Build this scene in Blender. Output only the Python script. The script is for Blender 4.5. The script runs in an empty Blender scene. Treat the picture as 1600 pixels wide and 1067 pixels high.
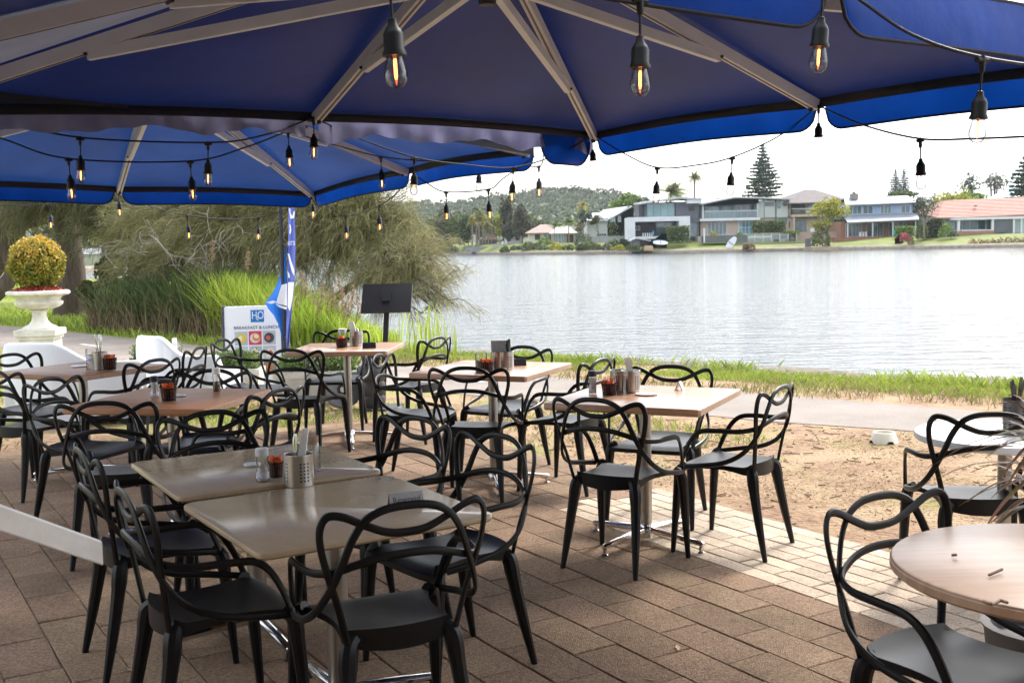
import bpy, math, random
import numpy as np
from mathutils import Vector, Matrix
R = math.radians
random.seed(11); rng = np.random.default_rng(11)
S = bpy.context.scene
C = S.collection

# ------------------------------------------------------------------ camera, world, sun, exposure
EYE, PITCH, ROLL, FOC = 1.587, .0862, -.0208, 1736.
cam = bpy.data.cameras.new('camera'); co = bpy.data.objects.new('camera', cam); C.objects.link(co)
cam.sensor_width = 36; cam.lens = 36*FOC/1600; cam.clip_start = .05; cam.clip_end = 6000
co.matrix_world = Matrix.Translation((0, 0, EYE)) @ Matrix.Rotation(R(90)-PITCH, 4, 'X') @ Matrix.Rotation(ROLL, 4, 'Z')
cam.dof.use_dof = True; cam.dof.focus_distance = 6.2; cam.dof.aperture_fstop = 9.5
S.camera = co
S.view_settings.view_transform = 'Standard'; S.view_settings.look = 'None'; S.view_settings.gamma = 1
S.view_settings.use_curve_mapping = False
S.view_settings.exposure = 1.52
SUN_H = Vector((.60, .80, 0)).normalized(); SUN_EL = R(45)
w = bpy.data.worlds.new('World'); S.world = w; w.use_nodes = True
nt = w.node_tree; nt.nodes.clear()
sky = nt.nodes.new('ShaderNodeTexSky'); sky.sky_type = 'NISHITA'; sky.sun_disc = False
sky.sun_elevation = SUN_EL; sky.sun_rotation = math.atan2(SUN_H.x, SUN_H.y)
sky.air_density = 1.0; sky.dust_density = 4.0; sky.ozone_density = 1.0
hs = nt.nodes.new('ShaderNodeHueSaturation'); hs.inputs['Saturation'].default_value = .38; hs.inputs['Value'].default_value = 1.15
cl_t = nt.nodes.new('ShaderNodeTexCoord'); cl_m = nt.nodes.new('ShaderNodeMapping'); cl_m.inputs['Scale'].default_value = (1, 1, 4)
cl_n = nt.nodes.new('ShaderNodeTexNoise'); cl_n.inputs['Scale'].default_value = 2.2; cl_n.inputs['Detail'].default_value = 7
cl_r = nt.nodes.new('ShaderNodeValToRGB'); cl_r.color_ramp.elements[0].position = .38; cl_r.color_ramp.elements[1].position = .68
cl_x = nt.nodes.new('ShaderNodeMix'); cl_x.data_type = 'RGBA'
bg = nt.nodes.new('ShaderNodeBackground'); bg.inputs['Strength'].default_value = .14
wo = nt.nodes.new('ShaderNodeOutputWorld')
L = nt.links.new
L(sky.outputs[0], hs.inputs['Color']); L(cl_t.outputs['Generated'], cl_m.inputs[0]); L(cl_m.outputs[0], cl_n.inputs['Vector'])
L(cl_n.outputs[0], cl_r.inputs[0]); L(cl_r.outputs[0], cl_x.inputs[0]); L(hs.outputs[0], cl_x.inputs[6])
cl_x.inputs[7].default_value = (6.7, 7.2, 7.9, 1)
L(cl_x.outputs[2], bg.inputs[0]); L(bg.outputs[0], wo.inputs[0])
sd = bpy.data.lights.new('sun', 'SUN'); sd.energy = 1.5; sd.angle = R(11); sd.color = (1, .95, .87)
so = bpy.data.objects.new('sun', sd); C.objects.link(so)
so.rotation_euler = (-(SUN_H*math.cos(SUN_EL)+Vector((0, 0, math.sin(SUN_EL))))).to_track_quat('-Z', 'Y').to_euler()

# ------------------------------------------------------------------ helpers
def at(px, py, Y):
    """point at ground distance Y along the view through photo pixel px,py"""
    a, b = px-800, py-533.5; cr, sr = math.cos(ROLL), math.sin(ROLL)
    x, u = (a*cr+b*sr)/FOC, -(-a*sr+b*cr)/FOC
    c, s = math.cos(PITCH), math.sin(PITCH)
    d = Vector((x, c+u*s, -s+u*c)); t = Y/d.y
    return Vector((d.x*t, Y, EYE+d.z*t))
def prj(x, y, z):
    z -= EYE; c, s = math.cos(PITCH), math.sin(PITCH); d = y*c-z*s
    if d < .05: return (-9999, -9999)
    u = y*s+z*c; a, b = FOC*x/d, -FOC*u/d; cr, sr = math.cos(ROLL), math.sin(ROLL)
    return (800+a*cr-b*sr, 533.5+a*sr+b*cr)
def onz(px, py, z=0.):
    d = at(px, py, 1.)-Vector((0, 0, EYE)); t = (z-EYE)/d.z
    return Vector((d.x*t, d.y*t, z))

MATS = {}
def mat(name, c1, c2=None, rough=.6, metal=0., nscale=8., bump=0., bscale=60., spec=.5, coat=0., trans=0., rand=0., island=0., world=False,
        stretch=None, detail=5., emit=None, lo=.3, hi=.7, hue=None, stain=None):
    if name in MATS: return MATS[name]
    m = bpy.data.materials.new(name); MATS[name] = m; m.use_nodes = True
    t = m.node_tree; n = t.nodes; l = t.links.new; b = n['Principled BSDF']
    b.inputs['Roughness'].default_value = rough; b.inputs['Metallic'].default_value = metal
    b.inputs['Specular IOR Level'].default_value = spec
    b.inputs['Coat Weight'].default_value = coat; b.inputs['Coat Roughness'].default_value = .08
    if world:
        g = n.new('ShaderNodeNewGeometry'); vec = g.outputs['Position']
    else:
        g = n.new('ShaderNodeTexCoord'); vec = g.outputs['Object']
    if stretch:
        mp = n.new('ShaderNodeMapping'); mp.inputs['Scale'].default_value = stretch; l(vec, mp.inputs[0]); vec = mp.outputs[0]
    col = None
    if c2:
        ns = n.new('ShaderNodeTexNoise'); ns.inputs['Scale'].default_value = nscale; ns.inputs['Detail'].default_value = detail; l(vec, ns.inputs['Vector'])
        rp = n.new('ShaderNodeValToRGB'); rp.color_ramp.elements[0].color = (*c1, 1); rp.color_ramp.elements[1].color = (*c2, 1)
        rp.color_ramp.elements[0].position = lo; rp.color_ramp.elements[1].position = hi
        l(ns.outputs[0], rp.inputs[0]); col = rp.outputs[0]
    else:
        rg = n.new('ShaderNodeRGB'); rg.outputs[0].default_value = (*c1, 1); col = rg.outputs[0]
    if stain:
        gs = n.new('ShaderNodeNewGeometry'); s1 = n.new('ShaderNodeTexNoise'); s1.inputs['Scale'].default_value = stain[0]; s1.inputs['Detail'].default_value = 8; s1.inputs['Roughness'].default_value = .65; l(gs.outputs['Position'], s1.inputs['Vector'])
        s2 = n.new('ShaderNodeMapRange'); s2.inputs[1].default_value = .35; s2.inputs[2].default_value = .68; s2.inputs[3].default_value = 1-stain[1]; s2.inputs[4].default_value = 1+stain[1]*.5; l(s1.outputs[0], s2.inputs[0])
        s3 = n.new('ShaderNodeHueSaturation'); l(col, s3.inputs['Color']); l(s2.outputs[0], s3.inputs['Value']); col = s3.outputs[0]
    if rand or island:
        if island:
            s = n.new('ShaderNodeNewGeometry'); so_ = s.outputs['Random Per Island']; amt = island
        else:
            s = n.new('ShaderNodeObjectInfo'); so_ = s.outputs['Random']; amt = rand
        mr = n.new('ShaderNodeMapRange'); mr.inputs[3].default_value = 1-amt; mr.inputs[4].default_value = 1+amt; l(so_, mr.inputs[0])
        h = n.new('ShaderNodeHueSaturation'); l(col, h.inputs['Color']); l(mr.outputs[0], h.inputs['Value'])
        if hue:
            m2 = n.new('ShaderNodeMapRange'); m2.inputs[3].default_value = .5-hue; m2.inputs[4].default_value = .5+hue
            k = n.new('ShaderNodeMath'); k.operation = 'MULTIPLY'; k.inputs[1].default_value = 7.31; l(so_, k.inputs[0])
            fr = n.new('ShaderNodeMath'); fr.operation = 'FRACT'; l(k.outputs[0], fr.inputs[0]); l(fr.outputs[0], m2.inputs[0]); l(m2.outputs[0], h.inputs['Hue'])
        col = h.outputs[0]
    l(col, b.inputs['Base Color'])
    if bump:
        nb = n.new('ShaderNodeTexNoise'); nb.inputs['Scale'].default_value = bscale; nb.inputs['Detail'].default_value = 6; l(vec, nb.inputs['Vector'])
        bp = n.new('ShaderNodeBump'); bp.inputs['Strength'].default_value = bump; bp.inputs['Distance'].default_value = .01
        l(nb.outputs[0], bp.inputs['Height']); l(bp.outputs[0], b.inputs['Normal'])
    if emit:
        b.inputs['Emission Color'].default_value = (*emit[0], 1); b.inputs['Emission Strength'].default_value = emit[1]
    if trans:
        o = n['Material Output']; tr = n.new('ShaderNodeBsdfTranslucent'); l(col, tr.inputs[0])
        mx = n.new('ShaderNodeMixShader'); mx.inputs[0].default_value = trans
        l(b.outputs[0], mx.inputs[1]); l(tr.outputs[0], mx.inputs[2]); l(mx.outputs[0], o.inputs['Surface'])
    return m

class MB:
    def __init__(s): s.v = []; s.f = []
    def add(s, v, f):
        k = len(s.v); s.v += [tuple(p) for p in v]; s.f += [tuple(i+k for i in q) for q in f]; return s
    def box(s, x0, x1, y0, y1, z0, z1, M=None):
        v = [Vector(p) for p in ((x0,y0,z0),(x1,y0,z0),(x1,y1,z0),(x0,y1,z0),(x0,y0,z1),(x1,y0,z1),(x1,y1,z1),(x0,y1,z1))]
        if M: v = [M @ p for p in v]
        return s.add(v, ((0,3,2,1),(4,5,6,7),(0,1,5,4),(1,2,6,5),(2,3,7,6),(3,0,4,7)))
    def beam(s, a, b, wd, ht, up=(0,0,1)):
        a, b = Vector(a), Vector(b); t = (b-a); ln = t.length; t.normalize(); sd = t.cross(Vector(up))
        if sd.length < 1e-4: sd = Vector((1,0,0))
        sd.normalize(); u = sd.cross(t)
        M = Matrix((( t.x,sd.x,u.x,a.x),(t.y,sd.y,u.y,a.y),(t.z,sd.z,u.z,a.z),(0,0,0,1)))
        return s.box(0, ln, -wd/2, wd/2, -ht/2, ht/2, M)
    def tube(s, pts, rad, n=8, caps=True, flat=None):
        """sweep; flat=(ref function of point, ratio) makes the section an ellipse thinner along ref"""
        P = [Vector(p) for p in pts]; k0 = len(s.v); N = len(P); nrm = None
        for i, p in enumerate(P):
            t = (P[min(i+1,N-1)]-P[max(i-1,0)]).normalized()
            if flat: ref = Vector(flat[0](p))
            else: ref = nrm if nrm is not None else (Vector((0,0,1)) if abs(t.z) < .9 else Vector((1,0,0)))
            e1 = (ref-t*ref.dot(t))
            if e1.length < 1e-5: e1 = t.orthogonal()
            e1.normalize(); nrm = e1; e2 = t.cross(e1)
            r = rad[i] if isinstance(rad, (list, tuple)) else rad; q = flat[1] if flat else 1
            for j in range(n):
                a = 2*math.pi*j/n; s.v.append(tuple(p+e1*(r*q*math.cos(a))+e2*(r*math.sin(a))))
        for i in range(N-1):
            for j in range(n):
                s.f.append((k0+i*n+j, k0+i*n+(j+1)%n, k0+(i+1)*n+(j+1)%n, k0+(i+1)*n+j))
        if caps:
            s.f.append(tuple(k0+j for j in range(n))[::-1]); s.f.append(tuple(k0+(N-1)*n+j for j in range(n)))
        return s
    def lathe(s, prof, n=24, c=(0,0,0), cap=True):
        k0 = len(s.v)
        for r, z in prof:
            for j in range(n):
                a = 2*math.pi*j/n; s.v.append((c[0]+r*math.cos(a), c[1]+r*math.sin(a), c[2]+z))
        m = len(prof)
        for i in range(m-1):
            for j in range(n): s.f.append((k0+i*n+j, k0+i*n+(j+1)%n, k0+(i+1)*n+(j+1)%n, k0+(i+1)*n+j))
        if cap:
            s.f.append(tuple(k0+j for j in range(n))[::-1]); s.f.append(tuple(k0+(m-1)*n+j for j in range(n)))
        return s
    def prism(s, poly, z0, z1, M=None):
        n = len(poly); v = [Vector((x,y,z0)) for x,y in poly]+[Vector((x,y,z1)) for x,y in poly]
        if M: v = [M @ p for p in v]
        return s.add(v, [tuple(range(n))[::-1], tuple(range(n,2*n))]+[(i,(i+1)%n,n+(i+1)%n,n+i) for i in range(n)])
    def grid(s, fn, nu, nv):
        k = len(s.v)
        for i in range(nu+1):
            for j in range(nv+1): s.v.append(tuple(fn(i/nu, j/nv)))
        for i in range(nu):
            for j in range(nv):
                a = k+i*(nv+1)+j; s.f.append((a, a+1, a+nv+2, a+nv+1))
        return s
    def build(s, name, m, parent=None, org=None, sharp=35, flatshade=False):
        me = bpy.data.meshes.new(name)
        v = s.v
        if org is not None: v = [(p[0]-org[0], p[1]-org[1], p[2]-org[2]) for p in v]
        me.from_pydata(v, [], s.f); me.update()
        if not flatshade:
            me.polygons.foreach_set('use_smooth', [True]*len(me.polygons)); me.set_sharp_from_angle(angle=R(sharp))
        me.materials.append(m)
        o = bpy.data.objects.new(name, me); C.objects.link(o)
        if parent: o.parent = parent
        return o
def npmesh(name, V, F, m, parent=None, org=None, smooth=False):
    """fast mesh from arrays; F rows all the same length"""
    me = bpy.data.meshes.new(name); V = np.asarray(V, float)
    if org is not None: V = V-np.array(org)
    k = F.shape[1]
    me.vertices.add(len(V)); me.vertices.foreach_set('co', V.ravel())
    me.loops.add(F.size); me.loops.foreach_set('vertex_index', F.ravel().astype(np.int32))
    me.polygons.add(len(F)); me.polygons.foreach_set('loop_start', np.arange(0, F.size, k, dtype=np.int32))
    if smooth: me.polygons.foreach_set('use_smooth', [True]*len(F))
    me.update(calc_edges=True); me.validate(); me.materials.append(m)
    o = bpy.data.objects.new(name, me); C.objects.link(o)
    if parent: o.parent = parent
    return o
def quads(P, size, aspect=1., name='foliage', m=None, parent=None, org=None, flat=.0):
    """a leaf-sized quad at every point of P (n,3), random turn"""
    n = len(P); a = rng.normal(size=(n,3)); a[:,2] *= (1-flat); a /= np.linalg.norm(a,axis=1)[:,None]
    b = rng.normal(size=(n,3)); b[:,2] *= (1-flat); b -= a*(a*b).sum(1)[:,None]; b /= np.linalg.norm(b,axis=1)[:,None]
    sz = size*rng.uniform(.6,1.3,(n,1)); a *= sz*.5; b *= sz*.5*aspect
    V = np.stack([P-a*1.0-b*.1, P-b, P+a, P+b], 1).reshape(-1,3); F = np.arange(4*n).reshape(n,4)
    return npmesh(name, V, F, m, parent, org)
def thing(name, label, cat, loc=(0,0,0), rz=0., group=None):
    o = bpy.data.objects.new(name, None); C.objects.link(o); o.location = loc; o.rotation_euler = (0,0,rz); o.empty_display_size = .1
    o['label'] = label; o['category'] = cat
    if group: o['group'] = group
    return o
def tag(o, label, cat, group=None):
    o['label'] = label; o['category'] = cat
    if group: o['group'] = group
    return o
def struct(o): o['kind'] = 'structure'; return o
def stuff(o): o['kind'] = 'stuff'; return o
def copy_tree(o, parent=None):
    c = o.copy(); C.objects.link(c)
    if parent is not None: c.parent = parent
    for ch in list(o.children): copy_tree(ch, c)
    return c
def spline(ctrl, k=6):
    P = [Vector(p) for p in ctrl]; P = [P[0]*2-P[1]]+P+[P[-1]*2-P[-2]]; out = []
    for i in range(1, len(P)-2):
        p0, p1, p2, p3 = P[i-1:i+3]
        for j in range(k):
            t = j/k; out.append(.5*((2*p1)+(p2-p0)*t+(2*p0-5*p1+4*p2-p3)*t*t+(3*p1-p0-3*p2+p3)*t**3))
    return out+[P[-2]]
def text(s, size, name, m, parent, M, ext=.0008, align='CENTER'):
    cu = bpy.data.curves.new(name, 'FONT'); cu.body = s; cu.size = size; cu.extrude = ext; cu.align_x = align; cu.align_y = 'CENTER'
    t = bpy.data.objects.new(name, cu); C.objects.link(t); bpy.context.view_layer.update()
    me = bpy.data.meshes.new_from_object(t.evaluated_get(bpy.context.evaluated_depsgraph_get())); bpy.data.objects.remove(t)
    me.name = name; me.transform(M); me.materials.clear(); me.materials.append(m)
    o = bpy.data.objects.new(name, me); C.objects.link(o); o.parent = parent; return o

# ------------------------------------------------------------------ materials
BLK = mat('black_plastic', (.0028,.0028,.0034), (.005,.005,.006), rough=.40, nscale=30, bump=.08, bscale=700, spec=.29, stain=(9,.5))
WOOD_LIT = mat('lit_laminate_wood', (.56,.315,.18), (.41,.215,.115), rough=.33, nscale=5, stretch=(1.2,14,14), detail=8, spec=.45, coat=.3, rand=.06, stain=(3,.12))  # laminate lightened for the brighter light on the outer tables
WOOD_SHADE = mat('shaded_laminate_wood', (.43,.205,.095), (.29,.125,.052), rough=.38, nscale=5, stretch=(1.2,14,14), detail=8, spec=.3, rand=.06, stain=(3,.12))  # same laminate, shade of the left tables put into its colour
WEDGE = mat('wood_edge', (.50,.33,.23), (.38,.23,.14), rough=.4, nscale=6, stretch=(6,6,1.5))
STONE = mat('taupe_stone', (.42,.315,.20), (.365,.27,.165), stain=(5,.12), rough=.2, nscale=150, spec=.42, detail=3)
ALU = mat('brushed_metal', (.50,.47,.43), (.42,.39,.36), rough=.34, metal=1, nscale=3, stretch=(40,40,.6))
POL = mat('polished_metal', (.72,.71,.70), rough=.14, metal=1)
STEEL = mat('caddy_steel', (.52,.50,.48), (.44,.42,.40), rough=.28, metal=1, nscale=5, stretch=(1,1,30))
WHITE = mat('white_paint', (.80,.79,.76), (.72,.71,.68), rough=.45, nscale=6, bump=.12, bscale=40, stain=(5,.12))
WPLAST = mat('white_moulded_plastic', (.80,.81,.83), rough=.35)
CREAM = mat('cast_stone', (.78,.75,.68), (.64,.61,.54), rough=.7, nscale=7, bump=.3, bscale=40, stain=(4,.28))
GLASS = mat('clear_glass', (.9,.92,.92), rough=.03)
def _glass(m, tint=(.97,.98,.98), gl=.12):
    t = m.node_tree; n = t.nodes; o = n['Material Output']
    a = n.new('ShaderNodeBsdfTransparent'); a.inputs[0].default_value = (*tint, 1); g = n.new('ShaderNodeBsdfGlossy'); g.inputs['Roughness'].default_value = .03
    lw = n.new('ShaderNodeLayerWeight'); lw.inputs[0].default_value = .25
    mr = n.new('ShaderNodeMapRange'); mr.inputs[3].default_value = gl*.4; mr.inputs[4].default_value = .38; t.links.new(lw.outputs['Facing'], mr.inputs[0])
    rp = n.new('ShaderNodeValToRGB'); rp.color_ramp.elements[0].position = .06; rp.color_ramp.elements[0].color = (*tint,1); rp.color_ramp.elements[1].position = .50; rp.color_ramp.elements[1].color = (tint[0]*.13,tint[1]*.13,tint[2]*.14,1); t.links.new(lw.outputs['Facing'], rp.inputs[0]); t.links.new(rp.outputs[0], a.inputs[0])
    x = n.new('ShaderNodeMixShader'); t.links.new(mr.outputs[0], x.inputs[0]); t.links.new(a.outputs[0], x.inputs[1]); t.links.new(g.outputs[0], x.inputs[2])
    t.links.new(x.outputs[0], o.inputs['Surface'])
_glass(GLASS, (.93,.93,.92))
FIL = mat('lit_filament', (1,.6,.2), emit=((1,.19,.022), 8.5))
RUB = mat('black_rubber', (.006,.006,.0065), rough=.5, spec=.35)
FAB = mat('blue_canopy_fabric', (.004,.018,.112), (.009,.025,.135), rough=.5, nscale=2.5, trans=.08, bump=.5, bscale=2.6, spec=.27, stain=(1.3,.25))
FABL = mat('lit_canopy_fabric', (.15,.155,.215), (.19,.195,.26), rough=.55, nscale=1.5, trans=.12, bump=.35, bscale=2.6, spec=.35, stain=(1.3,.2))  # canopy fabric with the light on one panel put into its colour
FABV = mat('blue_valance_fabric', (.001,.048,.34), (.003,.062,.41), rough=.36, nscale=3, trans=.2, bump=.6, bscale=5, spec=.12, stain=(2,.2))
FABG = mat('grey_gutter_fabric', (.13,.13,.24), (.21,.21,.34), rough=.5, nscale=7, trans=.45, bump=.5, bscale=14)
WEB = mat('dark_webbing', (.008,.008,.016), rough=.8)
BEIGE = mat('beige_painted_metal', (.61,.625,.645), (.54,.55,.565), rough=.5, nscale=5)
ORANGE = mat('orange_sachet', (.80,.17,.02), (.55,.07,.02), rough=.5, nscale=90, island=.35)
PAPER = mat('white_paper', (.82,.80,.77), rough=.8)
INK = mat('dark_print', (.02,.02,.025), rough=.6)
USE_HAZE = True
# ------------------------------------------------------------------ ground, water, banks
SHORE = [(60,-31.5),(25,-4.2),(5.25,11.75),(4.2,12.6),(2.65,13.95),(1.06,15.3),(-1.63,17.35),(-3.2,19.6),(-5.2,24.2),(-7.6,31.5),(-11.5,47),(-16,61),(-21,69),(-45,79),(-95,84)]
def ground_mat():
    m = bpy.data.materials.new('soil_and_dry_grass'); m.use_nodes = True; t = m.node_tree; n = t.nodes; l = t.links.new; b = n['Principled BSDF']
    b.inputs['Roughness'].default_value = .95; b.inputs['Specular IOR Level'].default_value = .15
    g = n.new('ShaderNodeNewGeometry')
    def noise(sc, det=6):
        x = n.new('ShaderNodeTexNoise'); x.inputs['Scale'].default_value = sc; x.inputs['Detail'].default_value = det; l(g.outputs['Position'], x.inputs['Vector']); return x.outputs[0]
    def ramp(s, p0, c0, p1, c1):
        r = n.new('ShaderNodeValToRGB'); e = r.color_ramp.elements; e[0].position = p0; e[1].position = p1; e[0].color = (*c0,1); e[1].color = (*c1,1); l(s, r.inputs[0]); return r.outputs[0]
    def mix(f, a, c):
        x = n.new('ShaderNodeMix'); x.data_type = 'RGBA'; l(f, x.inputs[0]); l(a, x.inputs[6]); l(c, x.inputs[7]); return x.outputs[2]
    soil = ramp(noise(14), .3, (.18,.108,.066), .7, (.335,.22,.142))
    straw = ramp(noise(60), .35, (.30,.21,.125), .65, (.44,.325,.205))
    green = ramp(noise(45), .3, (.13,.175,.028), .7, (.27,.30,.075))
    base = mix(ramp(noise(2.3), .42, (0,0,0), .62, (.75,.75,.75)), soil, straw)
    # greener towards the left and the shore
    sx = n.new('ShaderNodeSeparateXYZ'); l(g.outputs['Position'], sx.inputs[0])
    def math_(op, a, c):
        k = n.new('ShaderNodeMath'); k.operation = op
        for i, q in enumerate((a, c)):
            if isinstance(q, (int, float)): k.inputs[i].default_value = q
            else: l(q, k.inputs[i])
        return k.outputs[0]
    d = math_('ADD', math_('MULTIPLY', sx.outputs[0], -.10), math_('MULTIPLY', sx.outputs[1], .03))      # greener to the left
    f = math_('ADD', math_('ADD', noise(1.1, 7), math_('MULTIPLY', d, .17)), -.06)
    gm = ramp(f, .50, (0,0,0), .72, (1,1,1))
    col = mix(gm, base, green); l(col, b.inputs['Base Color'])
    bp = n.new('ShaderNodeBump'); bp.inputs['Strength'].default_value = .9; bp.inputs['Distance'].default_value = .03; l(noise(28, 8), bp.inputs['Height']); l(bp.outputs[0], b.inputs['Normal'])
    return m
GM = ground_mat()
poly = SHORE+[(-95,-45),(60,-45)]
g = MB(); g.add([(x,y,0) for x,y in poly], [tuple(range(len(poly)))]); struct(g.build('ground', GM))

# bank drop: rough earth and stones along the water's edge
BANKM = mat('bank_stone', (.20,.165,.125), (.10,.085,.065), rough=.9, nscale=9, bump=.8, bscale=20, world=True)
pts = []
for (x0,y0),(x1,y1) in zip(SHORE[1:10], SHORE[2:11]):
    k = max(1, int(math.hypot(x1-x0,y1-y0)/.35))
    pts += [(x0+(x1-x0)*i/k, y0+(y1-y0)*i/k) for i in range(k)]
b = MB()
rows = []
for i,(x,y) in enumerate(pts):
    q = pts[min(i+1,len(pts)-1)]; p = pts[max(i-1,0)]; tx, ty = q[0]-p[0], q[1]-p[1]; ln = math.hypot(tx,ty); nx, ny = -ty/ln, tx/ln
    if nx*.6+ny*.8 < 0: nx, ny = -nx, -ny
    j = lambda a: random.uniform(-a, a)
    rows.append([(x-nx*.30+j(.06), y-ny*.30+j(.06), .006), (x-nx*.12+j(.05), y-ny*.12+j(.05), .05+j(.03)), (x+nx*.06+j(.05), y+ny*.06+j(.05), .035+j(.03)), (x+nx*.16+j(.05), y+ny*.16+j(.05), -.16+j(.05)), (x+nx*.3+j(.06), y+ny*.3+j(.06), -.62)])
for i in range(len(rows)-1):
    k = len(b.v); b.v += rows[i]+rows[i+1]; b.f += [(k+a,k+a+1,k+a+6,k+a+5) for a in range(4)]
struct(b.build('bank_edge', BANKM, sharp=50))

def water_mat():
    m = bpy.data.materials.new('lake_water'); m.use_nodes = True; t = m.node_tree; n = t.nodes; l = t.links.new; b = n['Principled BSDF']
    b.inputs['Base Color'].default_value = (.045,.058,.066,1); b.inputs['Roughness'].default_value = .09; b.inputs['IOR'].default_value = 1.333; b.inputs['Specular IOR Level'].default_value = .5
    g = n.new('ShaderNodeNewGeometry'); last = None
    for sc, st, dist, rot in (((1.0,3.0,1),.7,.12,-.35),((4,10,1),.8,.030,-.5),((.16,.5,1),.35,.12,-.2)):
        mp = n.new('ShaderNodeMapping'); mp.inputs['Scale'].default_value = sc; mp.inputs['Rotation'].default_value = (0,0,rot); l(g.outputs['Position'], mp.inputs[0])
        x = n.new('ShaderNodeTexNoise'); x.inputs['Scale'].default_value = 1; x.inputs['Detail'].default_value = 4; l(mp.outputs[0], x.inputs['Vector'])
        bp = n.new('ShaderNodeBump'); bp.inputs['Strength'].default_value = st; bp.inputs['Distance'].default_value = dist; l(x.outputs[0], bp.inputs['Height'])
        if last: l(last, bp.inputs['Normal'])
        last = bp.outputs[0]
    l(last, b.inputs['Normal']); return m
wt = MB(); wt.add([(-500,-200,-.5),(900,-200,-.5),(900,900,-.5),(-500,900,-.5)], [(0,1,2,3)]); struct(wt.build('water', water_mat()))

# asphalt path with a broken white line
ASPH = mat('worn_asphalt', (.215,.18,.155), (.305,.267,.237), stain=(.9,.2), rough=.9, nscale=120, bump=.4, bscale=160, world=True, detail=3, spec=.2)
top = [(9,5.9),(7,7.6),(4.39,9.83),(2.79,11.22),(.55,13.2),(-1.8,15.3),(-4.7,18.1),(-9.1,22.8),(-16,29.6),(-30,42)]
bot = [(9,4.6),(6,6.9),(3.16,9.08),(2.27,9.62),(.55,11.1),(-1.8,12.7),(-4.6,14.7),(-9,19.3),(-16,26.0),(-30,38)]
p = MB(); n_ = len(top); p.add([(x,y,.005) for x,y in top]+[(x,y,.005) for x,y in bot], [(i,i+1,n_+i+1,n_+i) for i in range(n_-1)]); struct(p.build('path', ASPH))
p = MB(); p.add([(x,y,.005) for x,y in ((-13.0,28.4),(-16.5,29.9),(-24,33),(-24,37.5),(-19,35.4),(-14.5,33.4))], [tuple(range(6))]); struct(p.build('side_path', ASPH))
LINE = mat('road_line_paint', (.80,.79,.76), (.62,.6,.57), rough=.8, nscale=30, world=True)
mid = spline([((a[0]+c[0])/2, (a[1]+c[1])/2, .010) for a, c in zip(top, bot)], 12)
acc = 0.; q = MB(); 
for a, c in zip(mid[:-1], mid[1:]):
    d = (c-a); ln = d.length; t = d/ln; nn = Vector((-t.y,t.x,0))*.045; s = 0.
    while s < ln:
        e = min(ln, s+.1)
        if (acc+s) % 3.0 < .9: q.add([a+t*s-nn, a+t*e-nn, a+t*e+nn, a+t*s+nn], [(0,1,2,3)])
        s = e
    acc += ln
struct(q.build('road_line', LINE))

# ------------------------------------------------------------------ patio of concrete pavers in running bond, a border of small pale ones along the right edge
PO = Vector((-1.0,10.2,0)); PV = Vector((.518,-.855,0)); PU = Vector((.855,.518,0)); A0, RW = 3.70, .21
KW = dict(rough=.9, nscale=95, bump=.9, bscale=170, world=True, spec=.2, detail=9, stain=(1.7,.26), lo=.36, hi=.66)
PM = mat('concrete_paver', (.195,.122,.077), (.345,.24,.16), rand=.17, hue=.006, **KW)
PM2 = mat('concrete_paver_field', (.195,.122,.077), (.345,.24,.16), island=.17, hue=.006, **KW)
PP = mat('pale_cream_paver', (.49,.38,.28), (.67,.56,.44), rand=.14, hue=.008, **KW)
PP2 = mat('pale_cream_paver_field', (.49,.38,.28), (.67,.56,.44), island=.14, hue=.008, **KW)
JOINT = mat('sandy_joint', (.085,.06,.042), (.19,.138,.095), rough=1, nscale=40, world=True)
patio = MB(); q = [PO, PO+PV*13, PO+PV*13-PU*7.77, PO-PU*7.77]
patio.add([tuple(a+Vector((0,0,.004))) for a in q], [(0,1,2,3)]); patio = struct(patio.build('patio', JOINT))
rs = random.Random(5)
def paver_geo(wl, ww):
    j = lambda: rs.uniform(-.0022,.0022); h = .034; a, b_ = wl/2-.0025, ww/2-.0025; c = .004; z = [h+rs.uniform(-.0015,.0015) for _ in range(4)]
    cor = [(-a+j(),-b_+j()),(a+j(),-b_+j()),(a+j(),b_+j()),(-a+j(),b_+j())]
    v = [(x,y,0) for x,y in cor]+[(x,y,zz-.004) for (x,y),zz in zip(cor,z)]+[(x*(1-c/a),y*(1-c/b_),zz) for (x,y),zz in zip(cor,z)]
    f = [(8,9,10,11)]+[(i,(i+1)%4,4+(i+1)%4,4+i) for i in range(4)]+[(4+i,4+(i+1)%4,8+(i+1)%4,8+i) for i in range(4)]
    return v, f
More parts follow.
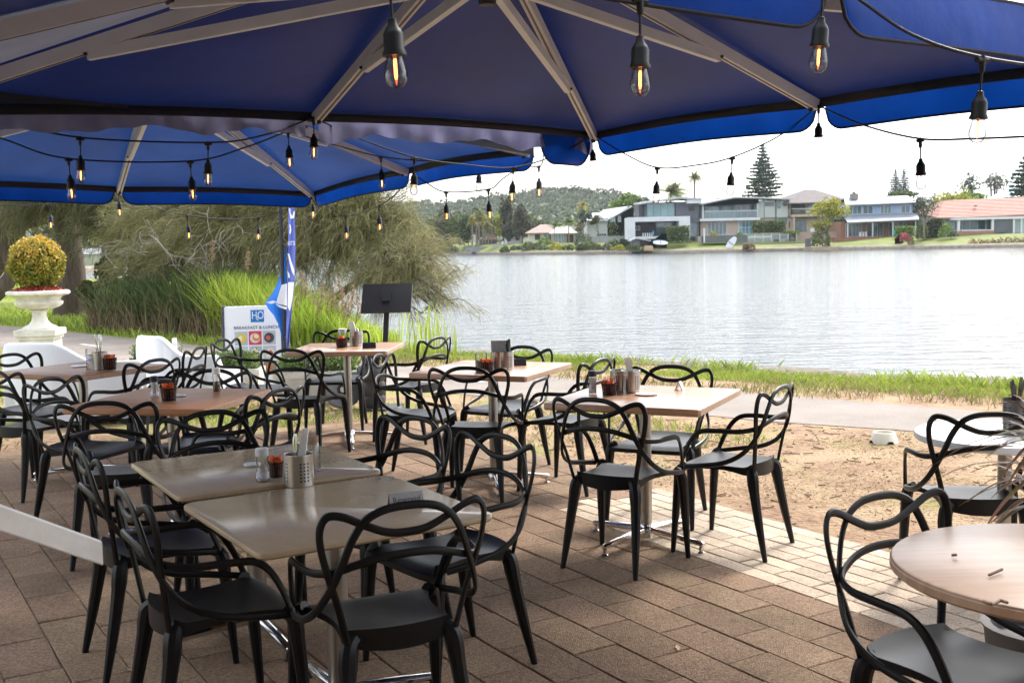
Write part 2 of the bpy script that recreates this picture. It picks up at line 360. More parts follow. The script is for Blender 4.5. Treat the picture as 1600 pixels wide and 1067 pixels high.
def lay(name, cells, wl, ww, m1, m2, fieldname):
    metas = []
    for k in range(8):
        v, f = paver_geo(wl, ww); me = bpy.data.meshes.new(name); me.from_pydata(v, [], f); me.materials.append(m1); metas.append((me, v, f))
    out = []
    for c, sc in cells:
        px, py = prj(c.x, c.y, .01); vis = -30 < px < 1630 and py < 1100 and c.y > .8
        out.append((0 if vis and sc > .99 else 1, c.length, c, sc))
    out.sort(key=lambda q: (q[0], q[1])); ang = math.atan2(PV.y, PV.x); cnt = 0; field = MB()
    for hid, dist, c, sc in out:
        me, v, f = rs.choice(metas)
        M = Matrix.Translation((c.x, c.y, -.0205+rs.uniform(0,.0045))) @ Matrix.Rotation(ang+R(rs.uniform(-.5,.5)), 4, 'Z') @ Matrix.Rotation(R(rs.uniform(-.4,.4)), 4, 'X') @ Matrix.Rotation(R(rs.uniform(-.3,.3)), 4, 'Y')
        if not hid and cnt < 298:
            o = bpy.data.objects.new(name, me); C.objects.link(o); o.matrix_world = M; o.parent = patio; cnt += 1
        else:
            field.add([M @ Vector((x*sc,y,z)) for x,y,z in v], f)
    if field.v: stuff(field.build(fieldname, m2, patio, flatshade=True))
lit = MB()
for k in range(420):
    a, r_ = rs.uniform(.2,9.5), rs.uniform(.02,6.5); c = PO+PV*a-PU*r_; s_ = rs.choice((.004,.006,.008,.012,.02)); M = Matrix.Translation((c.x,c.y,.0185)) @ Matrix.Rotation(rs.uniform(0,6.3),4,'Z') @ Matrix.Rotation(rs.uniform(-.3,.3),4,'X')
    lit.add([M @ Vector(p) for p in ((-s_*1.6,0,0),(0,-s_*.6,.002),(s_*1.6,0,.001),(0,s_*.6,.003))], [(0,1,2,3)])
stuff(lit.build('leaf_litter', mat('fallen_leaf',(.20,.12,.06),(.36,.27,.15),rough=.9,island=.4,nscale=5), flatshade=True))
cells = []
for r in range(37):
    end = 13 if r > 3 else A0+[.0,.11,-.02,.10][r]
    for k in range(-1, 33):
        a = k*.40+(.2 if r % 2 else 0); lo, hi = max(a, 0), min(a+.40, end)
        if hi-lo < .06: continue
        cells.append((PO+PV*((lo+hi)/2)-PU*(r*RW+RW/2), (hi-lo)/.40))
lay('paver', cells, .40, RW, PM, PM2, 'paver_field')
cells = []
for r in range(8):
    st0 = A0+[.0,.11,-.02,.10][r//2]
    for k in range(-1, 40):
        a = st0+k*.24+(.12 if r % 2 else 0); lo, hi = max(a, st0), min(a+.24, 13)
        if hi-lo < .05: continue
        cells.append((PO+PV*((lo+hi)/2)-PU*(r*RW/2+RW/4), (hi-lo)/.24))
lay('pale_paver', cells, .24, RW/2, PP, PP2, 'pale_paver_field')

# ------------------------------------------------------------------ grass blades, straw, reeds
def inpoly(P, poly):
    x, y = P[:,0], P[:,1]; c = np.zeros(len(P), bool); n = len(poly)
    for i in range(n):
        x0,y0 = poly[i]; x1,y1 = poly[(i+1)%n]
        k = ((y0 > y) != (y1 > y)) & (x < (x1-x0)*(y-y0)/(y1-y0+1e-12)+x0); c ^= k
    return c
def scatter(poly, n):
    a = np.array(poly); lo, hi = a.min(0), a.max(0); out = np.zeros((0,2))
    while len(out) < n:
        P = rng.uniform(lo, hi, (n*2,2)); out = np.r_[out, P[inpoly(P, poly)]]
    return out[:n]
def blades(P, hmin, hmax, wd, lean, z0=0.):
    n = len(P); h = rng.uniform(hmin, hmax, n)*rng.uniform(.7,1.15,n); a = rng.uniform(0,2*np.pi,n); b = rng.uniform(0,2*np.pi,n); ln = h*lean*rng.uniform(.2,1.,n)
    dx, dy = np.cos(a)*wd*.5*rng.uniform(.6,1.4,n), np.sin(a)*wd*.5; lx, ly = np.cos(b)*ln, np.sin(b)*ln
    z = np.full(n, z0); P0 = np.c_[P, z]
    V = np.stack([P0-np.c_[dx,dy,0*z], P0+np.c_[dx,dy,0*z], P0+np.c_[dx*.8+lx*.35,dy*.8+ly*.35,h*.6], P0+np.c_[lx,ly,h]], 1)
    return V.reshape(-1,3)
def blade_obj(name, V, m):
    n = len(V)//4; return stuff(npmesh(name, V, np.arange(4*n).reshape(n,4), m))
GR1 = mat('green_grass_blade', (.20,.285,.03), (.34,.41,.075), rough=.6, nscale=1.2, world=True, island=.35, trans=.35, hue=.015)
GR2 = mat('dry_grass_blade', (.36,.29,.14), (.22,.23,.07), rough=.8, nscale=1.5, world=True, island=.35, trans=.2)
def patchy(P, sc, th):
    k = np.sin(P[:,0]*sc+1.3*np.sin(P[:,1]*sc*.7))+np.sin(P[:,1]*sc*1.1+P[:,0]*sc*.4+2.)+rng.normal(0,.5,len(P)); return P[k > th]
shore = SHORE[2:9]
off = lambda L, d: [(x-d*.62, y-d*.78) for x,y in L]
strip = off([(9,8.8)]+shore, .02)+off([(9,8.8)]+shore, 1.25)[::-1]
blade_obj('shore_grass', np.r_[blades(patchy(scatter(strip, 60000), 2.1, -1.2), .02, .065, .005, 1.1), blades(patchy(scatter(off([(9,8.8)]+shore, .03)+off([(9,8.8)]+shore, .5)[::-1], 12000), 3., .5), .05, .15, .005, .9)], GR1)
strip2 = off([(9,8.8)]+shore, .9)+off([(9,8.8)]+shore, 2.1)[::-1]
blade_obj('dry_shore_grass', blades(patchy(scatter(strip2, 11000), 2.7, -.2), .03, .10, .010, .9), GR2)
lawn = [(-4.7,18.2),(-9.1,22.9),(-16,29.8),(-14.5,34),(-11,40),(-8.6,33),(-6.2,25.2),(-4.0,20.4),(-2.2,17.2)]
blade_obj('lawn_grass', np.r_[blades(scatter(lawn, 26000), .06, .20, .022, .7), blades(scatter([(-16,40),(-26,40),(-32,60),(-16,58)], 6000), .06, .2, .05, .7)], GR1)
near = [(-3.9,8.95),(-1.05,10.35),(.3,8.3),(2.2,8.6),(.5,11.0),(-1.8,12.6),(-4.6,14.5),(-9,19),(-12,16),(-9,9)]
blade_obj('patchy_grass', blades(patchy(scatter(near, 26000), 1.7, .35), .02, .075, .009, .9), GR1)
blade_obj('dead_grass', np.r_[blades(patchy(scatter(near, 22000), 2.3, -.2), .015, .05, .008, 1.6), blades(patchy(scatter([(.3,8.3),(3.2,9.0),(6,6.8),(6,-2),(4.6,.9),(2.35,4.75)], 40000), 2.9, -.6), .004, .014, .004, 3.6)], GR2)
green_bits = scatter([(.4,8.4),(3.1,9.0),(5.5,6.8),(4.4,2.2),(2.5,5.0)], 9000)
blade_obj('sparse_green_grass', blades(patchy(green_bits, 1.9, 1.75), .006, .022, .005, 1.2), GR1)

REED = mat('reed_leaf', (.25,.36,.03), (.46,.54,.085), rough=.5, nscale=.6, world=True, island=.35, trans=.4, hue=.02)
REEDD = mat('dark_reed_leaf', (.045,.075,.018), (.10,.13,.035), rough=.6, nscale=.9, world=True, island=.4, trans=.3)
DRY = mat('dry_reed_stem', (.20,.145,.075), (.12,.085,.045), rough=.8, island=.35)
def reeds(P, H, wd, lean):
    n = len(P); h = H*rng.uniform(.4,1.08,n); a = rng.uniform(0,2*np.pi,n); b = rng.uniform(0,2*np.pi,n); ln = h*lean*rng.uniform(.1,1,n)
    d = np.c_[np.cos(a)*wd, np.sin(a)*wd, 0*a]*.5; z = 0*a; P0 = np.c_[P, z]
    def at_(t, w_): return P0+np.c_[np.cos(b)*ln*t**2.2, np.sin(b)*ln*t**2.2, h*(t-.12*lean*t**3)]
    V = np.stack([P0-d, P0+d, at_(.5,1)+d, at_(.5,1)-d, at_(.85,1)+d*.6, at_(.85,1)-d*.6, at_(1,1)], 1).reshape(-1,3)
    i = np.arange(n)*7; F = np.concatenate([np.stack([i,i+1,i+2,i+3],1), np.stack([i+3,i+2,i+4,i+5],1), np.stack([i+5,i+4,i+6,i+6],1)])
    return V, F
def reed_obj(name, P, H, wd, lean, m):
    V, F = reeds(P, H, wd, lean); n = len(P); Q = F[:2*n]; T = F[2*n:, :3]
    me = bpy.data.meshes.new(name); me.from_pydata(V.tolist(), [], Q.tolist()+T.tolist()); me.materials.append(m); o = bpy.data.objects.new(name, me); C.objects.link(o); return stuff(o)
bright = [(-5.5,20.0),(-3.4,17.9),(-2.0,16.9),(-1.75,17.4),(-3.1,19.4),(-4.8,22.6)]
P = scatter(bright, 9000); Hh = np.interp(P[:,0], [-5.5,-4.4,-3.5,-2.7,-2.1], [1.34,1.24,.96,.62,.38])
reed_obj('green_reeds', P, Hh, .016, .62, REED)
dark = [(-8.8,23.0),(-5.2,19.7),(-4.7,22.6),(-7.2,27.0)]
P = scatter(dark, 4600); reed_obj('dark_reeds', P, np.interp(P[:,0], [-8.8,-5], [1.15,1.5]), .024, .7, REEDD)
P = scatter([(-8.8,22.6),(-5.2,19.4),(-2.6,17.3),(-2.8,18.0),(-5.2,20.8),(-8.6,24.0)], 2200); reed_obj('dead_reed_stems', P, np.interp(P[:,0],[-8.8,-5,-2.6],[1.1,.95,.4])*rng.uniform(.4,1,len(P)), .012, .8, DRY)
P = scatter([(-2.0,16.7),(-.9,15.95),(-.7,16.2),(-1.7,17.1)], 70); reed_obj('thin_reeds', P, np.full(len(P),.8), .018, .3, REED)
# reed plumes
PLUME = mat('reed_plume', (.42,.32,.20), (.30,.21,.12), rough=.9, island=.3, trans=.3)
pl = []; st = MB()
for px, py, d in [(478,452,18.6),(490,470,18.2),(503,458,18.4),(512,474,18),(520,462,18.3),(531,452,18.6),(536,468,18.1),(545,478,17.9),(551,463,18.2),(466,468,18.6),(458,474,18.4),(560,480,17.8),(472,440,19),(540,488,17.8),(528,486,17.9),(387,408,19.8),(332,392,20.4),(498,486,18)]:
    tip = at(px, py, d); dr = Vector((random.uniform(-.12,.12), 0, 1)).normalized(); base = Vector((tip.x-.15, d, 0))
    st.tube([base, (base+tip)/2+Vector((.02,0,.05)), tip], .006, 4)
    t = rng.uniform(0,1,150); s = .055*np.sin(np.pi*np.clip(t*.9+.08,0,1)); pl.append(np.array(tip)+np.outer(t-.5,np.array(dr)*.36)+rng.normal(size=(150,3))*s[:,None]*.6)
pf = quads(np.concatenate(pl), .06, .25, 'reed_plumes', PLUME); stuff(pf)
o = st.build('reed_plume_stems', DRY); stuff(o)
# ------------------------------------------------------------------ chairs
def make_chair():
    t = thing('woven_back_chair', '', 'chair')
    def sec(v):          # v 0 front .. 1 back : half width, y, z centre, z edge, thickness
        y = .225-.42*v; w_ = .235-.075*v-.035*math.sin(math.pi*min(1,v*1.15)); return w_, y
    def topf(u, v):
        w_, y = sec(v); x = (u*2-1); r = abs(x)
        z = .452-.020*max(0,1-v/.16)**2-.012*math.sin(math.pi*v)*(1-r*r)+.018*max(0,(v-.8)/.2)**2
        y2 = y-.012*r**4*(1 if v < .1 else 0)+(.03*r**2 if v > .85 else 0)*(v-.85)/.15
        return Vector((x*w_, y2, z))
    def botf(u, v):
        p = topf(u, v); r = abs(u*2-1); th = .022+.050*max(0,(v-.55)/.45)**1.5*(1-.35*r**2)
        p.z -= th; return p
    NU, NV = 10, 12; m = MB(); m.grid(topf, NU, NV); k = len(m.v); m.grid(botf, NU, NV)
    ix = lambda i, j: i*(NV+1)+j
    ring = [ix(i,0) for i in range(NU+1)]+[ix(NU,j) for j in range(1,NV+1)]+[ix(i,NV) for i in range(NU-1,-1,-1)]+[ix(0,j) for j in range(NV-1,0,-1)]
    for a, c in zip(ring, ring[1:]+ring[:1]): m.f.append((a, c, k+c, k+a))
    m.build('seat', BLK, t, sharp=50)
    for s in (-1, 1):
        m = MB(); m.tube(spline([(s*.205,.165,.447),(s*.226,.188,.425),(s*.234,.196,.36),(s*.240,.208,.2),(s*.247,.222,0)],4), [.024]*4+[.026]*4+[.024-.004*i/4 for i in range(4)]+[.020-.008*i/4 for i in range(5)], 9); m.build('leg', BLK, t)
        m = MB(); m.tube(spline([(s*.135,-.150,.440),(s*.160,-.170,.415),(s*.170,-.182,.34),(s*.184,-.212,.18),(s*.200,-.25,0)],4), [.026]*4+[.029]*4+[.026-.005*i/4 for i in range(4)]+[.021-.009*i/4 for i in range(5)], 9); m.build('leg', BLK, t)
    sh = lambda p: (p.x, p.y*1.25, .0)
    def band(half, rad, name):
        full = [(-x,y,z) for x,y,z in half[::-1] if abs(x) > 1e-6]+half if abs(half[0][0]) < 1e-6 else half
        P = spline(full, 5); m = MB(); m.tube(P, rad, 8, True, (sh, .62)); m.build(name, BLK, t)
    W = [(0,-.252,.762),(.06,-.252,.768),(.125,-.25,.795),(.185,-.246,.824),(.228,-.238,.828),(.248,-.230,.795),(.246,-.222,.735),(.225,-.212,.65),(.195,-.197,.55),(.168,-.182,.435)]
    O = [(0,-.266,.842),(.07,-.265,.836),(.125,-.26,.810),(.162,-.252,.758),(.19,-.236,.685),(.220,-.205,.605),(.248,-.150,.535),(.265,-.06,.487),(.266,.06,.463),(.246,.165,.446)]
    A = [(0,-.258,.702),(.08,-.253,.697),(.15,-.238,.680),(.212,-.205,.658),(.255,-.135,.646),(.271,-.03,.645),(.270,.055,.636),(.262,.105,.598),(.252,.145,.53),(.242,.178,.447)]
    band(W, .0122, 'back_band'); band(O, .0122, 'back_band'); band(A, .0124, 'arm_band')
    return t
chair0 = make_chair(); used = []
def chair(x, y, yaw, label, group):
    o = chair0 if not used else copy_tree(chair0); used.append(o)
    o.location = (x, y, .014 if onpatio(x, y) else .004); o.rotation_euler = (0,0,yaw); o['label'] = label; o['category'] = 'chair'; o['group'] = group
    return o
def onpatio(x, y):
    d = Vector((x,y,0))-PO; return d.dot(PU) < .05 and d.dot(PV) > -.05
G1 = 'black chairs round the wooden tables'; G2 = 'black chairs round the stone tables'
for q in [
 (.53,5.40,-.60,'black woven-back chair with its back to us at the wooden table beside the pale pavers',G1),
 (1.12,5.64,.99,'black chair facing left on the pale pavers right of the wooden table',G1),
 (.83,6.27,2.72,'black chair facing us on the lake side of the wooden table by the pale pavers',G1),
 (-.22,6.92,-.22,'black chair seen from behind at the middle wooden table holding the menu card',G1),
 (-.05,7.75,2.60,'black chair on the lake side of the middle wooden table with the menu card',G1),
 (-.66,7.52,-1.78,'black chair facing right at the left side of the middle wooden table',G1),
 (.34,7.12,1.02,'black chair facing left between the middle wooden table and the one by the pale pavers',G1),
 (-1.57,8.37,-.23,'black chair seen from behind at the wooden table in front of the menu stand',G1),
 (-1.54,9.71,3.10,'black chair facing us on the lake side of the table before the menu stand',G1),
 (-.83,9.07,1.08,'black chair facing left at the right side of the table before the menu stand',G1),
 (-2.15,9.13,-1.80,'black chair standing right in front of the white breakfast sign',G1),
 (-2.03,5.69,.04,'black chair seen from behind at the left brown table behind the stone tables',G1),
 (-2.50,6.46,-1.90,'black chair facing right at the left end of the brown table with the pepper grinder',G1),
 (-1.46,5.92,1.13,'black chair facing left at the right side of the brown table with the pepper grinder',G1),
 (-1.88,6.56,3.01,'black chair facing us beyond the brown table with the pepper grinder',G1),
 (-3.20,7.30,-.50,'black chair seen from behind at the leftmost brown table',G1),
 (-2.67,7.70,1.06,'black chair facing left at the right side of the leftmost brown table',G1),
 (-2.66,8.50,1.50,'black chair facing left just in front of the right white lounge seat',G1),
 (-3.50,8.10,-2.05,'black chair at the far left edge in front of the left white lounge seat',G1),
 (-.415,3.36,.42,'nearest black chair with its back to us at the front edge of the stone table',G2),
 (-.98,3.50,-1.035,'black chair facing right at the left side of the nearer stone table',G2),
 (-1.40,4.24,-1.03,'black chair at the left of the farther stone table by the white rail',G2),
 (-.26,4.08,2.22,'black chair facing left at the nearer stone table beside the reserved sign',G2),
 (-.60,4.54,2.32,'black chair facing left at the right side of the farther stone table',G2),
 (-1.25,4.80,-2.62,'black chair facing us at the far end of the two stone tables',G2),
 (1.17,2.88,-2.60,'black chair at the round wooden table in the bottom right corner','black chairs at the round tables'),
 (2.00,4.78,-.10,'black chair seen from behind at the round white table','black chairs at the round tables'),
 (2.55,4.72,1.45,'black chair cut by the right edge beyond the round white table','black chairs at the round tables'),
]: chair(*q)

# ------------------------------------------------------------------ tables
def rrect(h, r, n=4):
    P = []
    for sx, sy, a0 in ((1,1,0),(-1,1,90),(-1,-1,180),(1,-1,270)):
        for k in range(n+1):
            a = R(a0+90*k/n); P.append((sx*(h-r)+r*math.cos(a), sy*(h-r)+r*math.sin(a)))
    return P
def slab(P, z0, z1, bev):
    m = MB(); n = len(P); c = len(P)
    def ins(d): 
        out = []
        for x, y in P:
            l = math.hypot(x, y); out.append((x*(1-d/l), y*(1-d/l)))
        return out
    rings = [(ins(bev), z0), (P, z0+bev), (P, z1-bev), (ins(bev*.4), z1-bev*.35), (ins(bev*1.3), z1)]
    for pp, z in rings: m.v += [(x,y,z) for x,y in pp]
    for i in range(len(rings)-1):
        for j in range(n): m.f.append((i*n+j, i*n+(j+1)%n, (i+1)*n+(j+1)%n, (i+1)*n+j))
    m.f.append(tuple(range(n))[::-1]); m.f.append(tuple((len(rings)-1)*n+j for j in range(n))); return m
def table_base(t, zt, ang, pole_r=.030, ln=.36, m_=None):
    b = MB(); b.tube([(0,0,.07),(0,0,zt)], pole_r, 20, True); b.build('pole', ALU, t)
    b = MB(); b.lathe([(.001,.025),(.045,.03),(.048,.075),(.034,.10)], 20); b.build('base_hub', POL, t)
    b = MB(); b.box(-.16,.16,-.02,.02,zt-.012,zt); b.box(-.02,.02,-.16,.16,zt-.0135,zt-.0005); b.build('top_bracket', INK, t)
    for k in range(4):
        a = ang+k*math.pi/2; c, s = math.cos(a), math.sin(a)
        b = MB(); b.tube([(.03*c,.03*s,.070),(.15*c,.15*s,.063),(ln*.97*c,ln*.97*s,.048),(ln*c,ln*s,.046)], [.024,.022,.018,.013], 10, True, ((lambda p: (0,0,1)), .8)); lg = b.build('base_leg', POL, t)
        b = MB(); b.lathe([(.016,0),(.018,.006),(.012,.012),(.010,.034)], 10, (ln*.96*c, ln*.96*s, 0)); b.build('foot', RUB if m_ else POL, lg)
ZW, ZS = .792, .7155
PZ = .043
def sq_table(name, x, y, yaw, label, group, stone=False, ang=.3):
    z = .014 if onpatio(x, y) else .004
    t = thing(name, label, 'table', (x,y,z), yaw, group); zt = (ZS if stone else ZW)-z
    wd = WOOD_LIT if y > 5 and 'brown' not in label else WOOD_SHADE
    if stone: slab(rrect(.402,.045,6), zt-.022, zt, .006).build('tabletop', STONE, t)
    else:
        slab(rrect(.404,.012,3), zt-.036, zt, .005).build('tabletop', wd, t)
        e = MB(); e.box(.4045,.4075,-.39,.39,zt-.032,zt-.005); e.build('edge_band', WEDGE, t)
    table_base(t, zt-.022 if stone else zt-.036, ang-yaw, .030 if not stone else .038, .36, stone); return t
sq_table('wooden_table', .689,5.756,-.446,'square wooden cafe table half over the pale pavers','wooden cafe tables',ang=1.15-.35)
sq_table('wooden_table',-.133,7.239,-.412,'square wooden cafe table in the middle holding a menu card','wooden cafe tables',ang=.10)
sq_table('wooden_table',-1.345,9.0,-.076,'square wooden cafe table in front of the black menu stand','wooden cafe tables',ang=.2)
sq_table('wooden_table',-1.876,6.059,-.227,'square brown table with a pepper grinder behind the stone tables','wooden cafe tables',ang=.25)
sq_table('wooden_table',-3.018,7.756,-.513,'leftmost square brown table in front of the white lounge seats','wooden cafe tables',ang=.2)
sq_table('stone_table',-.613,3.687,.562,'nearer taupe stone table with the reserved sign','stone tables pushed together',True,ang=.5)
sq_table('stone_table',-1.065,4.458,.537,'farther taupe stone table behind the perforated cutlery holder','stone tables pushed together',True,ang=.55)
def round_table(name, x, y, r, zt, label, topm, edge=None):
    z = .014 if onpatio(x, y) else .004
    t = thing(name, label, 'table', (x,y,z)); P = [(r*math.cos(2*math.pi*k/64), r*math.sin(2*math.pi*k/64)) for k in range(64)]
    zt -= z; slab(P, zt-.034, zt, .007).build('tabletop', topm, t)
    if edge:
        b = MB(); b.lathe([(r+.0004,zt-.028),(r+.0022,zt-.026),(r+.0022,zt-.009),(r+.0004,zt-.007)], 64, cap=False); b.build('edge_band', edge, t)
    table_base(t, zt-.034, .6, .03, .34); return t
PALEW = mat('pale_laminate', (.37,.255,.185), (.29,.19,.135), rough=.32, nscale=3, stretch=(1.5,14,14), detail=8, spec=.4, stain=(4,.12))
round_table('round_wooden_table', 1.33,2.64,.40,.79,'round pale wooden table with twigs on it in the bottom right corner',PALEW,WEDGE)
round_table('round_white_table', 2.17,4.85,.38,.72,'round white table holding a dark cutlery pot at the right edge',WPLAST)
# twigs on the round table
TW = mat('dead_twig', (.13,.075,.045), rough=.9)
for px_, lab in (([(1537,939,.796),(1550,944,.803),(1562,938,.797),(1574,941,.80)],'forked brown twig lying on the round wooden table'),([(1545,898,.797),(1566,889,.80)],'short straight twig lying on the round wooden table'),([(1487,867,.797),(1495,866.5,.798)],'tiny bark flake on the far part of the round wooden table')):
    pts_ = [tuple(onz(*q)) for q in px_]
    b = MB(); b.tube(spline(pts_,3), .0035, 5); o = b.build('twig', TW, None, org=pts_[0]); o.location = pts_[0]; tag(o, lab, 'twig', 'bits of twig on the round table')

# ------------------------------------------------------------------ things on the tables
def perf_cyl(r, h, nseg, rows, r0, r1, skip, th=0.):
    m = MB(); zs = [0, r0]+[r0+(r1-r0)*k/(rows*2) for k in range(1,rows*2)]+[r1, h]
    for z in zs:
        for j in range(nseg): a = 2*math.pi*j/nseg; m.v.append((r*math.cos(a), r*math.sin(a), z))
    for i in range(len(zs)-1):
        for j in range(nseg):
            if 0 < i < len(zs)-2 and i % 2 == 1 and skip(j): continue
            m.f.append((i*nseg+j, i*nseg+(j+1)%nseg, (i+1)*nseg+(j+1)%nseg, (i+1)*nseg+j))
    m.f.append(tuple(range(nseg))[::-1]); return m
def caddy(x, y, zt, label, r=.055, h=.115, rz=0., dark=False):
    t = thing('cutlery_holder', label, 'cutlery holder', (x,y,zt), rz, 'perforated cutlery holders')
    perf_cyl(r, h, 48, 6, .018, h*.80, lambda j: j % 12 in (1,3,5)).build('body', STEEL, t)
    b = MB(); b.lathe([(r-.002,h-.003),(r+.0015,h-.003),(r+.0015,h),(r-.002,h)], 36, cap=False); b.build('rim', POL, t)
    b = MB(); b.lathe([(.001,.002),(r-.003,.002),(r-.003,h*.86),(r-.004,h*.86)], 24, cap=False); b.build('liner', INK, t)
    return t
KIND = ['spoon','knife','fork']
def utensils(x, y, zt, n, label, h=.20, r=.03, m_=None, group='cutlery standing in the holders', seed=1, cat='cutlery', nm='cutlery'):
    q = random.Random(seed)
    for k in range(n):
        a = q.uniform(0,6.28); rr = r*q.uniform(.2,1); b = MB(); L_ = h*q.uniform(.88,1.05); dx, dy = math.cos(a)*rr*1.2, math.sin(a)*rr*1.2
        p0 = Vector((math.cos(a+3)*rr*.6, math.sin(a+3)*rr*.6, .006)); p1 = Vector((dx, dy, L_)); d = (p1-p0)
        kind = k % 3
        if kind == 0: b.tube([p0, p0+d*.5, p0+d*.72, p0+d*.86, p1], [.004,.0045,.008,.010,.004], 7, True, ((lambda p: (math.cos(a),math.sin(a),0)), .3))
        elif kind == 1: b.tube([p0, p0+d*.6, p0+d*.9, p1], [.005,.006,.009,.007], 7, True, ((lambda p: (math.sin(a),math.cos(a),0)), .35))
        else:
            b.tube([p0, p0+d*.7, p0+d*.78], [.004,.005,.010], 7, True, ((lambda p: (math.cos(a),math.sin(a),0)), .35)); u = Vector((-math.sin(a),math.cos(a),0))
            for s in (-1.5,-.5,.5,1.5): b.tube([p0+d*.77+u*s*.0055, p1+u*s*.0055], .0016, 4)
        o = b.build(nm, m_ or POL); o.location = (x,y,zt); w_ = ['', 'other ', 'third '][k//3]; tag(o, f'{w_}{KIND[kind]} {label}', cat, group)
def napkin(x, y, zt, label, lean=(.02,0), h=.19, wd=.045):
    b = MB(); n = 8
    for k in range(n+1):
        t = k/n; w_ = wd*(1-.25*t); th = .012*(1-.4*t)+.002*math.sin(k*2.); cx, cy = lean[0]*t*2-lean[0], lean[1]*t
        b.v += [(cx-w_/2,cy-th,.01+h*t),(cx+w_/2,cy-th*.6,.01+h*t),(cx+w_/2,cy+th,.01+h*t),(cx-w_/2,cy+th*.7,.01+h*t)]
    for k in range(n):
        for j in range(4): b.f.append((k*4+j, k*4+(j+1)%4, k*4+4+(j+1)%4, k*4+4+j))
    b.f.append((0,3,2,1)); b.f.append(tuple(n*4+j for j in range(4))); o = b.build('paper_napkin', PAPER); o.location = (x,y,zt); tag(o, label, 'napkin', 'folded napkins in the holders')
SALT = mat('white_salt', (.78,.77,.75), rough=.9); PEP = mat('pepper', (.05,.04,.03), (.25,.2,.15), nscale=400, rough=.9)
LABEL = mat('bottle_label', (.75,.76,.80), (.25,.28,.5), nscale=60, lo=.55, hi=.6, rough=.5)
def shaker(x, y, zt, label, h=.115, r=.021, cap=INK, fill=SALT, lab=True, name='salt_shaker', frac=.7):
    t = thing(name, label, name.replace('_',' '), (x,y,zt), random.uniform(0,6), 'salt and pepper shakers')
    b = MB(); b.lathe([(r*.9,0),(r,.004),(r,h*.32),(r*.86,h*.42),(r*.86,h*.46),(r,h*.55),(r,h*.74),(r*.9,h*.79)], 20, cap=False); b.build('glass_body', GLASS, t)
    b = MB(); b.lathe([(.001,.003),(r*.84,.003),(r*.9,.01),(r*.9,h*.3),(r*.76,h*.42),(r*.76,h*min(frac,.46)),(.001,h*min(frac,.46))] if frac < .5 else [(.001,.003),(r*.9,.006),(r*.9,h*.32),(r*.78,h*.44),(r*.9,h*.56),(r*.9,h*frac),(.001,h*frac)], 16, cap=False); b.build('contents', fill, t)
    b = MB(); b.lathe([(r*.98,h*.76),(r*1.08,h*.77),(r*1.08,h*.97),(r*.9,h),(.001,h)], 20, cap=False); b.build('cap', cap, t)
    if lab:
        b = MB(); b.lathe([(r*1.015,h*.10),(r*1.015,h*.30)], 20, cap=False); b.build('label', LABEL, t)
    return t
def basket(x, y, zt, label, r=.030, h=.062, cl='orange sachets heaped in the basket'):
    t = thing('sachet_basket', label, 'basket', (x,y,zt), random.uniform(0,6), 'black perforated sachet baskets')
    m = perf_cyl(r, h, 36, 5, .014, h*.92, lambda j: j % 2 == 0); m.v = [(p[0]*(1+.22*p[2]/h), p[1]*(1+.22*p[2]/h), p[2]) for p in m.v]; m.build('basket_body', RUB, t)
    s = MB(); q = random.Random(int(x*1000))
    for k in range(46):
        a = q.uniform(0,6.28); rr = (r-.006)*math.sqrt(q.random()); z = q.uniform(.016, h+.010); M = Matrix.Translation((rr*math.cos(a), rr*math.sin(a), z)) @ Matrix.Rotation(q.uniform(0,3.1),4,'Z') @ Matrix.Rotation(q.uniform(-.6,.6),4,'X')
        k2 = min(1,(r-.004)/.026); s.box(-.011*k2,.011*k2,-.0018,.0018,-.016,.016,M)
    o = s.build('sugar_sachets', ORANGE); o.location = (x,y,zt); stuff(o); tag(o, cl, 'sachets'); return t
def sign_block(x, y, zt, rz, label, w_=.10, h=.042, txt=None, m_=None):
    t = thing('table_sign', label, 'sign', (x,y,zt), rz, 'small tent signs on the tables')
    b = MB(); d = .022; pr = [(-d,0),(-d+.005,0),(0,h-.006),(d-.005,0),(d,0),(.002,h),(-.002,h)]
    M = Matrix(((0,0,1,0),(1,0,0,0),(0,1,0,0),(0,0,0,1))); b.prism(pr, -w_/2, w_/2, M); b.build('sign_plate', m_ or mat('brushed_sign_plate', (.34,.33,.33), (.27,.26,.26), rough=.35, metal=.6, nscale=200), t)
    if txt:
        th = math.atan2(h, d-.002); MM = Matrix.Translation((0,-d*.55-.0006,h*.50)) @ Matrix.Rotation(th,4,'X'); text(txt, .026, 'lettering', INK, t, MM, .0004)
    return t
def coaster(x, y, zt, label, r=.045, m_=None):
    b = MB(); b.lathe([(r*.9,0),(r,.004),(r*.97,.008),(r*.8,.005),(.001,.004)], 28); o = b.build('coaster', m_ or mat('frosted_glass', (.68,.72,.70), rough=.25)); o.location = (x,y,zt); tag(o, label, 'coaster', 'coasters on the tables')
def P(px, py, z): 
    p = onz(px, py, z); return p.x, p.y
e = .0008
